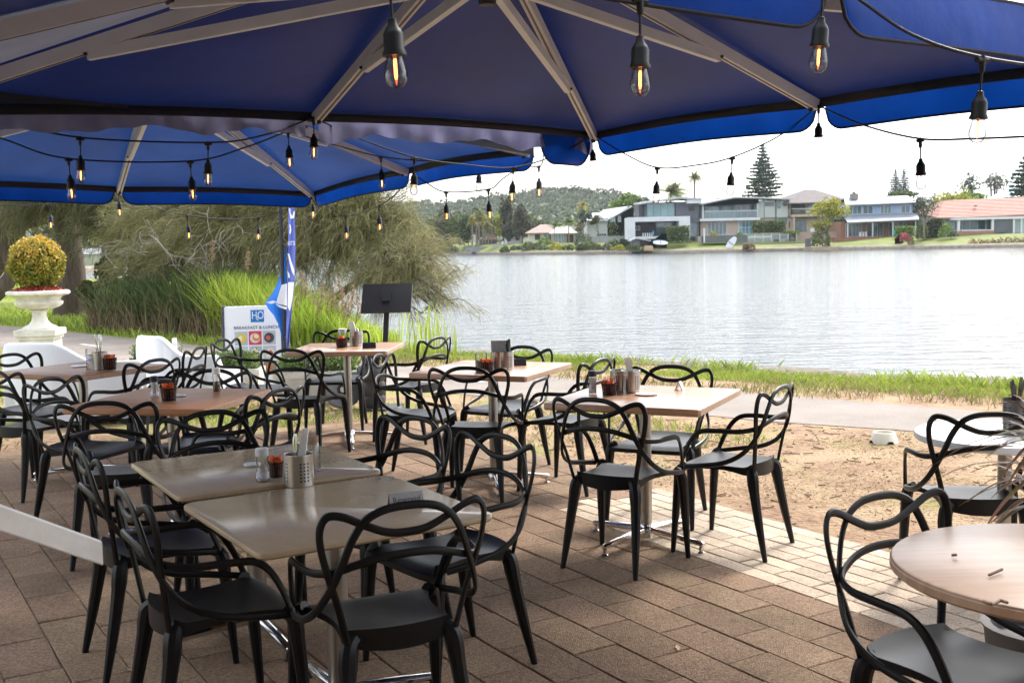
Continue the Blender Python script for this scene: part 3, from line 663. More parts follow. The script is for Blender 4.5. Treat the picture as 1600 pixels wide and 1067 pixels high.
# stone tables
x, y = P(468,757,ZS); caddy(x,y,ZS+e,'perforated steel cutlery holder on the stone table seam',r=.054,h=.118,rz=.12); utensils(x-.012,y,ZS+e,5,'standing in the holder on the stone tables',.20,.028,seed=4); napkin(x+.012,y+.004,ZS+e,'white folded napkin in the cutlery holder on the stone tables',(.018,0),.20,.03)
x2, y2 = P(489,736,ZS); t = thing('cork_stopped_jar','jar with a cork lid behind the cutlery holder on the stone tables','jar',(x2,y2,ZS+e)); b = MB(); b.lathe([(.028,0),(.031,.004),(.031,.10),(.024,.115)],20,cap=False); b.build('glass_body',GLASS,t); b = MB(); b.lathe([(.001,.108),(.025,.108),(.027,.14),(.001,.14)],20); b.build('cork_lid',mat('cork',(.42,.30,.20),(.30,.2,.12),nscale=80),t)
x, y = P(411,752,ZS); shaker(x,y,ZS+e,'clear plastic salt bottle on the farther stone table',.128,.0235,cap=mat('clear_cap',(.66,.65,.66),rough=.2),frac=.22)
x, y = P(432,745,ZS); basket(x,y,ZS+e,'black sachet basket beside the salt bottle on the stone table',.024,.06,'orange sachets in the basket on the stone table')
x, y = P(394,727,ZS); coaster(x,y,ZS+e,'pale glass coaster beside the salt bottle on the stone table',.035)
x, y = P(634,790,ZS); sign_block(x,y,ZS+e,.42,'grey reserved sign standing on the nearer stone table',.118,.048,'Reserved')
# wooden table by the pale pavers
x, y = P(926,616,ZW); shaker(x,y,ZW+e,'salt bottle with black cap on the table by the pale pavers',.125,.021)
x, y = P(952,617,ZW); basket(x,y,ZW+e,'black basket in front of the steel holders on the table by the pale pavers',.035,.062,'orange sachets in the basket on the table by the pale pavers')
x, y = P(968,611,ZW); caddy(x,y,ZW+e,'left perforated steel holder on the table by the pale pavers',.050,.115,.7)
x, y = P(986,612,ZW); caddy(x,y,ZW+e,'right perforated steel holder with napkin on the table by the pale pavers',.050,.115,.2); napkin(x-.004,y,ZW+e,'white napkin in the holder on the table by the pale pavers',(-.012,0),.175,.04)
x, y = P(1010,617,ZW); coaster(x,y,ZW+e,'pale coaster beside the steel holders on the table by the pale pavers',.06,mat('pale_coaster',(.62,.55,.50),rough=.4))
x, y = P(1062,609,ZW); sign_block(x,y,ZW+e,1.15,'small tent sign seen edge-on on the table by the pale pavers',.05,.045)
# middle wooden table
x, y = P(752,580,ZW); t = thing('glass_jar','clear glass jar beside the orange basket on the middle wooden table','jar',(x,y,ZW+e)); b = MB(); b.lathe([(.034,0),(.037,.005),(.037,.11),(.034,.118)],22,cap=False); b.build('glass_body',GLASS,t); b = MB(); b.lathe([(.001,.004),(.032,.004),(.032,.07),(.001,.07)],18,cap=False); b.build('contents',PEP,t)
x, y = P(761,582,ZW); basket(x,y,ZW+e,'black basket on the middle wooden table with the menu card',.036,.066,'orange sachets in the basket on the middle wooden table')
x, y = P(779,577,ZW); caddy(x,y,ZW+e,'left steel holder behind the basket on the middle wooden table',.05,.115,.5)
x, y = P(791,577,ZW); caddy(x,y,ZW+e,'right steel holder with spoons on the middle wooden table',.05,.115,.1); utensils(x+.014,y,ZW+e,4,'with dark handle in the holder on the middle wooden table',.20,.03,INK,seed=9)
b = MB(); b.box(-.063,.063,-.001,.001,.012,.185); o = b.build('menu_card', mat('grey_menu_card',(.36,.35,.34),rough=.5)); o.location = (x-.03,y+.012,ZW+e); o.rotation_euler = (-.12,0,.1); tag(o,'grey menu card standing in the holder on the middle wooden table','menu card')
x, y = P(811,571,ZW); sign_block(x,y,ZW+e,.1,'dark block sign on the middle wooden table',.095,.045,m_=INK)
# table before the menu stand
x, y = P(534,543,ZW); basket(x,y,ZW+e,'black basket on the table before the menu stand',.040,.075,'orange sachets in the basket on the table before the menu stand')
t = thing('glass_jar','clear glass jar standing just behind the basket before the menu stand','jar',(x-.005,y+.10,ZW+e)); b = MB(); b.lathe([(.034,0),(.037,.005),(.037,.135),(.034,.14)],22,cap=False); b.build('glass_body',GLASS,t); b = MB(); b.lathe([(.001,.115),(.036,.115),(.036,.145),(.001,.147)],18); b.build('lid',PAPER,t)
x, y = P(557,540,ZW); caddy(x,y,ZW+e,'steel holder with napkin on the table before the menu stand',.055,.118,.3); napkin(x-.02,y,ZW+e,'white napkin in the holder before the menu stand',(-.02,0),.19,.055); utensils(x+.02,y,ZW+e,2,'in the holder on the table before the menu stand',.16,.02,seed=3)
x, y = P(577,544,ZW); sign_block(x,y,ZW+e,0.,'black block sign on the table before the menu stand',.105,.045,m_=INK)
# brown table with pepper grinder
x, y = P(242,622,ZW); shaker(x,y,ZW+e,'salt bottle with black cap on the brown table behind the stone tables',.12,.021)
x, y = P(264,626,ZW); basket(x,y,ZW+e,'black sachet basket on the brown table behind the stone tables',.036,.07,'orange sachets in the basket on the brown table with the grinder')
x, y = P(339,612,ZW); shaker(x,y,ZW+e,'pepper grinder with pale cap on the brown table',.135,.021,PAPER,PEP,False,'pepper_grinder',.4)
x, y = P(281,619,ZW); coaster(x,y,ZW+e,'glass coaster behind the basket on the brown table',.035)
# leftmost brown table
x, y = P(145,577,ZW); t = thing('glass_jar','clear tumbler on the leftmost brown table','jar',(x,y,ZW+e)); b = MB(); b.lathe([(.038,0),(.042,.005),(.042,.14),(.04,.145)],22,cap=False); b.build('glass_body',GLASS,t); b = MB(); b.lathe([(.0428,.05),(.0428,.10)],22,cap=False); b.build('label',LABEL,t)
x, y = P(157,577,ZW); caddy(x,y,ZW+e,'steel holder crammed with spoons on the leftmost brown table',.05,.12,.3); utensils(x,y,ZW+e,5,'in the holder on the leftmost brown table',.24,.035,seed=12)
x, y = P(172,577,ZW); basket(x,y,ZW+e,'black sachet basket on the leftmost brown table',.040,.078,'orange sachets in the basket on the leftmost brown table')
x, y = P(124,573,ZW); coaster(x,y,ZW+e,'glass coaster on the leftmost brown table',.06)
# cutlery pot on the round white table
x, y = 2.19,4.80; t = thing('cutlery_pot','dark metal pot of cutlery on the round white table','pot',(x,y,.7208)); perf_cyl(.052,.155,40,7,.03,.13,lambda j: j % 10 in (1,4)).build('body', mat('dark_metal_pot',(.16,.155,.15),(.10,.10,.10),rough=.4,metal=.8,nscale=9), t); utensils(x,y,.7208,6,'with dark handle in the pot on the round white table',.24,.04,mat('dark_handle',(.05,.04,.045),rough=.4),seed=5)
# ------------------------------------------------------------------ umbrellas
def umbrella(name, label, apex, hubz, E, drops, post, mats, skip_val=()):
    """E: eight eave points in order round; drops: valance depth for each half edge"""
    t = thing(name, label, 'umbrella', (post.x, post.y, 0), 0, 'big blue cantilever umbrellas'); og = Vector((post.x, post.y, 0))
    fab, val, gut = mats; cen = sum(E, Vector())/8
    for i in range(8):
        a, b = E[i], E[(i+1)%8]
        def fn(u, v, a=a, b=b):
            e = a.lerp(b, v); p = apex.lerp(e, u); k = math.sin(math.pi*v)*u
            inw = (cen-e); inw.z = 0; p += inw.normalized()*(.05*k*u); p.z += -.055*k*math.sin(math.pi*min(1,u*.9)) + .035*k*u**4; return p
        m = MB(); m.grid(fn, 10, 10); m.build('canopy_panel', FABL if (i == 2 and fab is FAB) else fab, t, og, sharp=80)  # one sector takes the copy lightened to look lit
        # webbing hem and hanging valance with rounded lower corners
        N = 24; top = [fn(1, k/N) for k in range(N+1)]; out = (top[N//2]-cen); out.z = 0; out.normalize()
        m = MB()
        for k, p in enumerate(top): q = p-out*.004; m.v += [tuple(q+Vector((0,0,.012))), tuple(q-Vector((0,0,.045))), tuple(q-out*.012-Vector((0,0,.043))), tuple(q-out*.012+Vector((0,0,.010)))]
        for k in range(N):
            for j in range(4): m.f.append((k*4+j, k*4+(j+1)%4, k*4+4+(j+1)%4, k*4+4+j))
        m.build('hem_webbing', WEB, t, og, sharp=80)
        for (v0, v1, dr, mt, wav) in drops[i]:
            ln = (b-a).length*(v1-v0); m = MB(); nu = 90
            def vf(u, w_, v0=v0, v1=v1, dr=dr, wav=wav, ln=ln):
                p = fn(1, v0+(v1-v0)*(.012+.976*u)); s = min(u, 1-u)*ln; rr = .13
                dd = dr*(1-(0 if s > rr else (1-math.sqrt(max(0,1-((rr-s)/rr)**2)))*.72)) if not wav else dr
                p = p+out*(.012*math.sin(w_*2.2)+wav*math.sin(u*37+w_*3)*w_*.5+wav*.7*math.sin(u*71+1)*w_+.010*math.sin(u*9+i)*w_)
                p.z -= dd*w_*(1+(.25*math.sin(u*19+2)*(.6+.4*math.sin(u*47)) if wav else .0)); return p
            m.grid(vf, nu, 6); vl = m.build('valance', mt, t, og, sharp=80)
            if not wav:
                m = MB(); m.tube([vf(k/nu, 1.0) for k in range(nu+1)], .006, 5); m.build('binding', WEB, vl, og, sharp=80)
        # rib with its strut
        hub = Vector((apex.x, apex.y, hubz)); r0 = apex+Vector((0,0,-.07)); dn = Vector((0,0,-.04)); r1 = a+dn+(r0-a).normalized()*.03
        m = MB(); m.beam(r0, r1, .042, .058); rib = m.build('rib', BEIGE, t, og, flatshade=True)
        m = MB(); d = (r1-r0).normalized(); sd = d.cross(Vector((0,0,1))).normalized(); un = sd.cross(d); 
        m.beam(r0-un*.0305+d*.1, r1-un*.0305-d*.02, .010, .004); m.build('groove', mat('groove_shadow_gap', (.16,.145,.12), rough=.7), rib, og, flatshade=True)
        j = r0.lerp(r1, .645)-Vector((0,0,.035)); m = MB(); m.beam(hub+Vector((d.x,d.y,0)).normalized()*.06+Vector((0,0,.07)), j, .034, .048); m.build('strut', BEIGE, t, og, flatshade=True)
        sd2 = sd*.026; MB().tube([j+sd2, j-sd2], .008, 8).build('bolt', INK, t, og); MB().tube([r1-d*.05+Vector((0,0,-.03)), r1-d*.05+Vector((0,0,-.05))], .012, 8).build('bolt', INK, t, og)
    m = MB(); m.lathe([(.001,-.03),(.035,-.03),(.04,0),(.075,.01),(.08,.11),(.05,.13),(.035,.14),(.035,apex.z-hubz-.02),(.10,apex.z-hubz-.01),(.10,apex.z-hubz+.03),(.02,apex.z-hubz+.10)], 20, (apex.x, apex.y, hubz)); m.build('hub', INK, t, og)
    ph = apex.z+.42; m = MB(); m.box(-.06,.06,-.06,.06,.06,ph, Matrix.Translation(og)); m.build('post', BEIGE, t, og, flatshade=True)
    m = MB(); m.box(-.42,.42,-.42,.42,.0,.06, Matrix.Translation(og)); m.build('base_plate', CREAM, t, og, flatshade=True)
    m = MB(); m.beam((post.x,post.y,ph-.04), (apex.x,apex.y,apex.z+.22), .06, .10); m.tube([(apex.x,apex.y,apex.z+.22),(apex.x,apex.y,apex.z+.05)], .022, 10); m.build('cantilever_arm', BEIGE, t, og, flatshade=True)
    return t
E1 = [at(930,208,7.86), at(490,178,6.42), at(-197,166,4.98), at(-117,54,3.5), Vector((-.86,2.06,2.36)), at(1302,-44,3.2), Vector((2.90,4.48,2.31)), at(1280,156,6.2)]
AP1 = at(758,-155,4.76)
st = [(0,1,.17,FABV,0)]
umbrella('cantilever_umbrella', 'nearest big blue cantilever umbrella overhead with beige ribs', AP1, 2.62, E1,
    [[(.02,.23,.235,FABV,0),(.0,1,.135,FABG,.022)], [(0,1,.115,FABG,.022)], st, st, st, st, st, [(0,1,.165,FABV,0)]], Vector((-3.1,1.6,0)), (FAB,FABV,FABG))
E2 = [at(490,301,11.4), at(185,293,10.0), Vector((-5.15,8.5,2.19)), Vector((-3.75,6.75,2.27)), Vector((-2.4,5.05,2.33)), Vector((-1.12,6.47,2.36)), at(835,232,7.95), at(640,264,9.6)]
AP2 = Vector((-2.52,8.12,2.98))
FAB2 = mat('bright_blue_canopy_fabric', (.010,.046,.20), (.014,.056,.235), rough=.6, nscale=2.5, trans=.2, bump=.3, bscale=2.6, spec=.35, stain=(1.3,.25))
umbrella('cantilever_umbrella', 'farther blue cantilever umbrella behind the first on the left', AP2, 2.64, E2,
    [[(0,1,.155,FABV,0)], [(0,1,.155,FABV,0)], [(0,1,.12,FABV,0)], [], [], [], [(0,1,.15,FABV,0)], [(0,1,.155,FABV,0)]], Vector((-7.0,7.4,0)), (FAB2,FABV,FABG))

# ------------------------------------------------------------------ festoon lights
def make_bulb():
    t = thing('festoon_bulb', '', 'light bulb')
    m = MB(); m.lathe([(.001,.018),(.006,.018),(.0085,.012),(.0085,-.022),(.006,-.030),(.0035,-.032),(.0032,-.080)], 12, cap=False); m.tube([(-.02,0,.004),(.02,0,.004)], .0085, 8); m.build('connector', RUB, t)
    m = MB(); m.lathe([(.0035,-.078),(.009,-.080),(.010,-.092),(.018,-.104),(.0215,-.112),(.0215,-.142),(.0255,-.150),(.0255,-.156),(.020,-.157),(.001,-.150)], 20, cap=False); m.build('socket', RUB, t)
    m = MB(); m.lathe([(.0175,-.152),(.0178,-.164),(.0215,-.178),(.0240,-.190),(.0240,-.200),(.0205,-.212),(.012,-.220),(.001,-.222)], 24, cap=False); m.build('glass_bulb', GLASS, t)
    m = MB(); m.lathe([(.001,-.158),(.0022,-.160),(.0030,-.166),(.0030,-.196),(.0014,-.203),(.001,-.204)], 10, cap=False); m.build('filament', FIL, t)
    m = MB(); m.lathe([(.001,-.152),(.0055,-.152),(.0035,-.162),(.001,-.163)], 10, cap=False); m.build('bulb_stem', PAPER, t)
    return t
bulb0 = make_bulb(); nb = 0
ORD = ['leftmost','second','third','fourth','fifth']
def cable(nodes, label, bulbs, blabel, sway=None):
    """nodes: photo point + distance; bulbs: indices of the nodes that carry a bulb"""
    global nb
    P_ = [at(*q) for q in nodes]; m = MB(); m.tube(spline(P_, 8), .0048, 6); o = m.build('light_cable', RUB, None, P_[0]); o.location = P_[0]; tag(o, label, 'light cable', 'cables of the festoon lights')
    for j, k in enumerate(bulbs):
        b = bulb0 if nb == 0 else copy_tree(bulb0); nb += 1; b.location = P_[k]-Vector((0,0,.012)); a = P_[min(k+1,len(P_)-1)]-P_[max(k-1,0)]
        b.rotation_euler = (random.uniform(-.06,.06), random.uniform(-.06,.06), math.atan2(a.y, a.x)); b['label'] = blabel[j]; b['category'] = 'light bulb'; b['group'] = 'festoon light bulbs'
cable([(200,-110,2.0),(420,-70,2.2),(608,-41,2.35),(800,-22,2.5),(1000,-4,2.7),(1150,-14,2.85),(1287,-29,2.95),(1420,52,3.05),(1535,90,3.12),(1690,112,3.3)], 'thick black light cable under the nearest valance', [2,4,6,8],
  ['largest lit bulb hanging before the upper left ribs','large lit bulb hanging below the near valance, left of its gap','lit bulb hanging in the gap between the two near valances','lit bulb at upper right with the white table below it'])
cable([(-120,150,5.2),(0,187,5.5),(125,215,5.8),(325,223,6.1),(410,212,6.25),(490,184,6.36)], 'upper black cable sagging across the left under the first umbrella', [2,3,5],
  ['bulb on the upper left cable nearest the left edge','bulb on the upper left cable before the farther umbrella','bulb at the rib end where the left cables meet'])
cable([(-120,186,5.7),(0,216,6.0),(107,248,6.3),(297,252,6.7),(385,230,6.9),(450,205,7.1)], 'lower black cable sagging across the left under the umbrellas', [2,3,5],
  ['bulb on the lower left cable nearest the left edge','bulb on the lower left cable below its sag','bulb just left of the rib end where the cables meet'])
cable([(490,184,6.36),(560,216,6.7),(647,246,7.0),(730,258,7.3),(802,262,7.5),(870,242,7.65),(925,213,7.78)], 'black cable sagging from the middle rib end to the next one', [2,4,6],
  ['bulb before the farther umbrella corner on the middle cable','bulb on the middle cable hanging in front of the sky','bulb at the rib end above the lake'])
cable([(450,205,7.1),(520,226,7.6),(595,245,8.2),(670,252,8.5),(749,252,8.7),(800,256,8.6),(842,260,8.4),(850,240,8.0)], 'thin black cable along the farther valance', [2,4,6],
  ['bulb on the thin cable against the farther blue valance','small bulb below the farther valance before the sky','tilted small bulb left of the blue flap'])
cable([(640,268,9.3),(668,287,9.2),(697,300,9.0),(763,296,8.6),(785,280,8.4),(835,245,7.9)], 'short black cable sagging before the far hill', [2,3], ['small bulb in front of the far hillside, left one','small bulb in front of the far hillside, right one'])
cable([(930,213,7.78),(975,240,7.6),(1027,262,7.3),(1090,258,7.0),(1144,246,6.8),(1215,214,6.5),(1279,166,6.16)], 'black cable sagging over the lake and houses', [2,4,6], ['bulb in front of the white modern house','bulb in front of the sky beside the tall pine','bulb at the right rib end before the sky'])
cable([(1280,166,6.16),(1350,196,5.6),(1438,217,5.2),(1520,217,4.9),(1640,212,4.6)], 'black cable running to the right edge before the sky', [2], ['bulb before the white sky above the blue house'])
cable([(-60,318,10.4),(0,321,10.5),(77,319,10.5),(140,310,10.3),(185,298,10.1)], 'thin cable along the far left valance', [2,4], ['small bulb above the topiary ball','small bulb at the gap of the far left valance'])
cable([(188,300,10.1),(240,324,10.4),(292,336,10.7),(345,342,11.0),(403,340,11.3),(450,326,11.4),(489,305,11.4)], 'thin cable sagging before the dark trees', [2,4,6], ['small bulb before the dark trees above the reeds','small bulb left of the blue flag','small bulb at the far corner right of the flag'])
cable([(491,306,11.4),(515,324,11.2),(540,337,11.0),(566,332,10.7),(592,322,10.4),(620,302,10.0),(641,270,9.6)], 'thin cable sagging right of the flag', [2,4], ['lower small bulb right of the flag','higher small bulb right of the flag'])
# ------------------------------------------------------------------ white rail at the left
def rail():
    a, b = at(154,862,2.55), at(-10,805,2.38); d = (a-b); far = b-d*2.2
    t = thing('handrail', 'white timber handrail end reaching in at the left edge', 'handrail', (far.x,far.y,0)); og = Vector((far.x,far.y,0))
    m = MB(); d.normalize(); sd = d.cross(Vector((0,0,1))).normalized(); up = sd.cross(d)
    # bevelled board with a plumb-cut end
    sec = [(-.018,-.028),(.018,-.028),(.020,-.025),(.020,.024),(.015,.029),(-.015,.029),(-.020,.024),(-.020,-.025)]
    for p in (far, a):
        for x, z in sec:
            q = p+sd*x+up*z
            if p is a: q = p+sd*x+Vector((0,0,1))*z*1.03
            m.v.append(tuple(q))
    n = len(sec); m.f = [(i,(i+1)%n,n+(i+1)%n,n+i) for i in range(n)]+[tuple(range(n))[::-1], tuple(range(n,2*n))]
    m.build('rail_board', WHITE, t, og, flatshade=True)
    m = MB(); m.box(-.045,.045,-.045,.045,0,far.z+.02, Matrix.Translation(og)); m.build('post', WHITE, t, og, flatshade=True)
rail()
# ------------------------------------------------------------------ urn with a clipped ball
def urn():
    x, y = -6.93, 16.3
    t = thing('stone_urn', 'white fluted garden urn on a square pedestal', 'urn', (x,y,0), .12)
    m = MB()
    for h0, h1, w_ in ((0,.06,.29),(.06,.10,.265),(.10,.37,.235),(.37,.42,.26),(.42,.51,.29)): m.box(-w_,w_,-w_,w_,h0,h1-.0005)
    pd = m.build('pedestal', CREAM, t, flatshade=True); m = MB()
    for s in (-1,1):
        m.box(-.17,.17,s*.2355-.004,s*.2355+.004,.14,.16); m.box(-.17,.17,s*.2355-.004,s*.2355+.004,.30,.32); m.box(-.19,-.17,s*.2355-.004,s*.2355+.004,.14,.32); m.box(.17,.19,s*.2355-.004,s*.2355+.004,.14,.32)
    m.build('panel_moulding', CREAM, pd, flatshade=True)
    m = MB(); m.lathe([(.24,.51),(.24,.535),(.205,.555),(.155,.58),(.115,.63),(.098,.70),(.10,.755),(.13,.77),(.13,.79),(.105,.80)], 32, cap=False); m.build('foot', CREAM, t)
    m = MB(); n = 64; pr = [(.105,.80),(.20,.808),(.275,.83),(.325,.87),(.33,.905),(.30,.93)]
    for r, z in pr:
        for j in range(n): a = 2*math.pi*j/n; k = 1+.035*abs(math.sin(a*11))*(1 if .805 < z < .925 else 0); m.v.append((r*k*math.cos(a), r*k*math.sin(a), z))
    for i in range(len(pr)-1):
        for j in range(n): m.f.append((i*n+j,i*n+(j+1)%n,(i+1)*n+(j+1)%n,(i+1)*n+j))
    m.build('fluted_bowl', CREAM, t, sharp=60)
    m = MB(); m.lathe([(.30,.93),(.31,.955),(.34,.99),(.415,1.005),(.44,1.025),(.44,1.055),(.42,1.07),(.37,1.075),(.36,1.05),(.001,1.05)], 48, cap=False); m.build('rim', CREAM, t)
    b = thing('topiary_ball', 'round yellow green topiary ball growing in the white urn', 'topiary', (x,y,1.05))
    n = 7000; d = rng.normal(size=(n,3)); d /= np.linalg.norm(d,axis=1)[:,None]; rr = .385*rng.uniform(.74,1.06,n)**.5*(1+.05*np.sin(d[:,0]*9)*np.sin(d[:,2]*8)+.04*np.sin(d[:,1]*14+2*d[:,2]))
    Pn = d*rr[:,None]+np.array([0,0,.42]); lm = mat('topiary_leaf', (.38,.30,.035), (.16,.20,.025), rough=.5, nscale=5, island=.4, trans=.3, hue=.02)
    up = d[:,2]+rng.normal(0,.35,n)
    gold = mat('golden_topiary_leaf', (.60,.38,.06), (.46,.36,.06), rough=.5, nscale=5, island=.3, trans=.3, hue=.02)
    quads(Pn[up<=.25], .045, .7, 'foliage', lm, b); quads(Pn[up>.25], .045, .7, 'golden_top_leaves', gold, b)  # leaves more golden towards the top of the ball
    m = MB(); m.lathe([(.001,.10),(.2,.12),(.30,.25),(.33,.42),(.30,.60),(.18,.72),(.001,.76)], 16, cap=False); m.build('shade_core', mat('topiary_shade', (.06,.07,.015), rough=1), b)  # solid dark core standing in for the shade inside the foliage
    m = MB(); m.tube([(0,0,0),(0,0,.2)], .02, 8); m.build('stem', DRY, b)
    n = 1400; a = rng.uniform(0,6.283,n); r2 = .36*np.sqrt(rng.uniform(0,1,n)); Pr = np.c_[x+r2*np.cos(a), y+r2*np.sin(a), 1.06+.10*(1-r2/.36)+rng.uniform(0,.03,n)]
    o = stuff(quads(Pr, .04, .6, 'red_bedding_plants', mat('red_leaf', (.42,.045,.03), (.22,.03,.015), rough=.6, nscale=20, island=.4))); tag(o, 'mat of red bedding leaves round the topiary stem', 'plants')
urn()
# ------------------------------------------------------------------ white moulded lounge seats and a small table behind
def lounge(x, y, rz, label, flip, W_=1.32):
    t = thing('lounge_seat', label, 'lounge seat', (x,y,0), rz, 'white moulded lounge seats'); s = -1 if flip else 1
    def h(u):
        k = min(1, max(0, (u-.36)/.34)); k = k*k*(3-2*k); e = min(1, min(u, 1-u)/.045); return (.775-.19*k)-.10*(1-math.sqrt(1-(1-e)**2))
    n = 40; m = MB()
    for i in range(n+1):
        u = i/n; xx = s*(u-.5)*W_; cu = .16*(abs(u-.5)*2)**2.4
        for (dy, z) in ((-.05,.05),(-.05,h(u)-.03),(-.03,h(u)),(.03,h(u)),(.055,h(u)-.03),(.07,.05)): m.v.append((xx, dy+cu, z))
    for i in range(n):
        for j in range(6): m.f.append((i*6+j, i*6+(j+1)%6, i*6+6+(j+1)%6, i*6+6+j))
    m.f.append((0,1,2,3,4,5)); m.f.append(tuple(n*6+j for j in range(6))[::-1]); m.build('backrest', WPLAST, t, sharp=40)
    m = MB(); q_ = W_/1.32; pl = [(-.63*q_,.05),(.63*q_,.05),(.64*q_,.50),(.55*q_,.66),(-.55*q_,.66),(-.64*q_,.50)]; m.prism(pl, .06, .40); m.build('seat_base', WPLAST, t, flatshade=True)
lounge(-4.10,10.25,.06,'left white moulded lounge seat with curved back behind the brown table',False)
lounge(-3.33,10.75,-.30,'right white moulded lounge seat with curved back below the small table',False,.92)
t = thing('side_table','small round table beyond the right white lounge seat','table',(-3.60,11.7,0)); m = MB(); m.lathe([(.001,.45),(.30,.45),(.31,.465),(.30,.48),(.001,.48)],40); m.build('tabletop', PALEW, t); m = MB(); m.tube([(0,0,.02),(0,0,.45)], .03, 12); m.build('pole', ALU, t); m = MB(); m.lathe([(.001,0),(.22,0),(.22,.02),(.03,.04),(.001,.04)],28); m.build('base_plate', POL, t)
zt = .4808
caddy(-3.53,11.65,zt,'steel holder on the small table beyond the lounge seats',.052,.13,.2); napkin(-3.55,11.65,zt,'white napkin in the holder on the small table beyond the lounge',(.0,0),.20,.06); utensils(-3.51,11.65,zt,3,'in the holder on the small table beyond the lounge',.19,.03,seed=8)
basket(-3.67,11.6,zt,'black basket on the small table beyond the lounge seats',.04,.07,'orange sachets on the small table beyond the lounge'); shaker(-3.77,11.65,zt,'salt bottle on the small table beyond the lounge seats',.14,.028,PAPER)
# ------------------------------------------------------------------ trough planters with low hedges
HEDGE = mat('clipped_hedge_leaf', (.075,.135,.025), (.15,.22,.045), rough=.6, nscale=6, island=.4, trans=.25)
def planter(x, y, rz, ln, label, hl, dense=3600):
    t = thing('trough_planter', label, 'planter', (x,y,0), rz, 'white trough planters'); m = MB(); a, w_ = ln/2, .17
    m.add([(-a+.02,-w_+.03,0),(a-.02,-w_+.03,0),(a-.02,w_-.03,0),(-a+.02,w_-.03,0),(-a,-w_,.29),(a,-w_,.29),(a,w_,.29),(-a,w_,.29)], [(0,3,2,1),(0,1,5,4),(1,2,6,5),(2,3,7,6),(3,0,4,7)]); m.build('trough', CREAM, t, flatshade=True)
    m = MB(); m.box(-a-.015,a+.015,-w_-.015,-w_+.02,.27,.335); m.box(-a-.015,a+.015,w_-.02,w_+.015,.27,.335); m.box(-a-.015,-a+.02,-w_+.0205,w_-.0205,.27,.334); m.box(a-.02,a+.015,-w_+.0205,w_-.0205,.27,.334); m.build('rim', CREAM, t, flatshade=True)
    m = MB(); m.box(-a+.021,a-.021,-w_+.021,w_-.021,.25,.30); m.build('soil', mat('potting_soil',(.03,.02,.014),rough=1), t, flatshade=True)
    h = thing('box_hedge', hl, 'hedge', (x,y,.30), rz, 'low hedges in the troughs'); P_ = rng.uniform([-a+.03,-w_,0],[a-.03,w_,.21],(dense,3)); P_[:,2] *= 1-.25*(np.abs(P_[:,0])/a)**4; quads(P_+rng.normal(0,.015,P_.shape), .035, .6, 'foliage', HEDGE, h)
    m = MB(); 
    for k in range(9): xx = -a+.1+k*(ln-.2)/8; m.tube([(xx,0,-.02),(xx+.02,.01,.12)], .006, 5)
    m.build('stems', DRY, h)
planter(-2.03,11.55,.05,.86,'right white trough planter behind the table before the menu stand','low green hedge in the right trough planter')
planter(-3.02,11.9,.05,.62,'left white trough planter behind the brown table','low green hedge in the left trough planter',2600)
planter(-4.25,13.2,.05,.6,'small trough planter beyond the left white lounge seat','low yellow green hedge between the lounge seats',2200)
# dark pot
t = thing('dark_pot','ribbed black pot wrapped in dark plastic behind the table','pot',(-1.40,10.95,0)); m = MB(); m.lathe([(.001,0),(.115,0),(.13,.03),(.138,.12),(.130,.14),(.138,.16),(.142,.26),(.134,.28),(.142,.30),(.145,.40),(.13,.43),(.10,.43),(.10,.36),(.001,.36)],30); m.build('pot_body', mat('dark_wrapped_plastic',(.02,.018,.02),(.05,.045,.045),rough=.4,nscale=9,bump=.5,bscale=12), t); m = MB()
for k in range(26):
    a = random.uniform(0,6.28); r1 = random.uniform(.10,.2); m.tube([(.05*math.cos(a),.05*math.sin(a),.36),(.5*r1*math.cos(a),.5*r1*math.sin(a),.56),(r1*math.cos(a),r1*math.sin(a),.50+random.uniform(-.08,.1))], [.012,.010,.002], 5)
m.build('dark_leaves', mat('dark_leaf',(.03,.025,.04),(.06,.05,.07),rough=.35,nscale=20), t)
t = thing('weight_disc','grey round weight leaning behind the table by the trough planter','weight',(-1.70,11.0,0)); m = MB(); M = Matrix.Translation((0,0,.19)) @ Matrix.Rotation(.35,4,'Z') @ Matrix.Rotation(R(80),4,'X'); k = MB(); k.lathe([(.06,-.03),(.17,-.035),(.19,-.02),(.19,.02),(.17,.035),(.06,.03)],32,cap=False); m.add([M @ Vector(v) for v in k.v], k.f); m.build('disc', mat('grey_rubber',(.16,.165,.17),(.22,.22,.23),rough=.5,nscale=8), t); m = MB(); k = MB(); k.lathe([(.03,-.032),(.0605,-.032),(.0605,.032),(.03,.032)],24,cap=False); m.add([M @ Vector(v) for v in k.v], k.f); m.build('hub', INK, t)
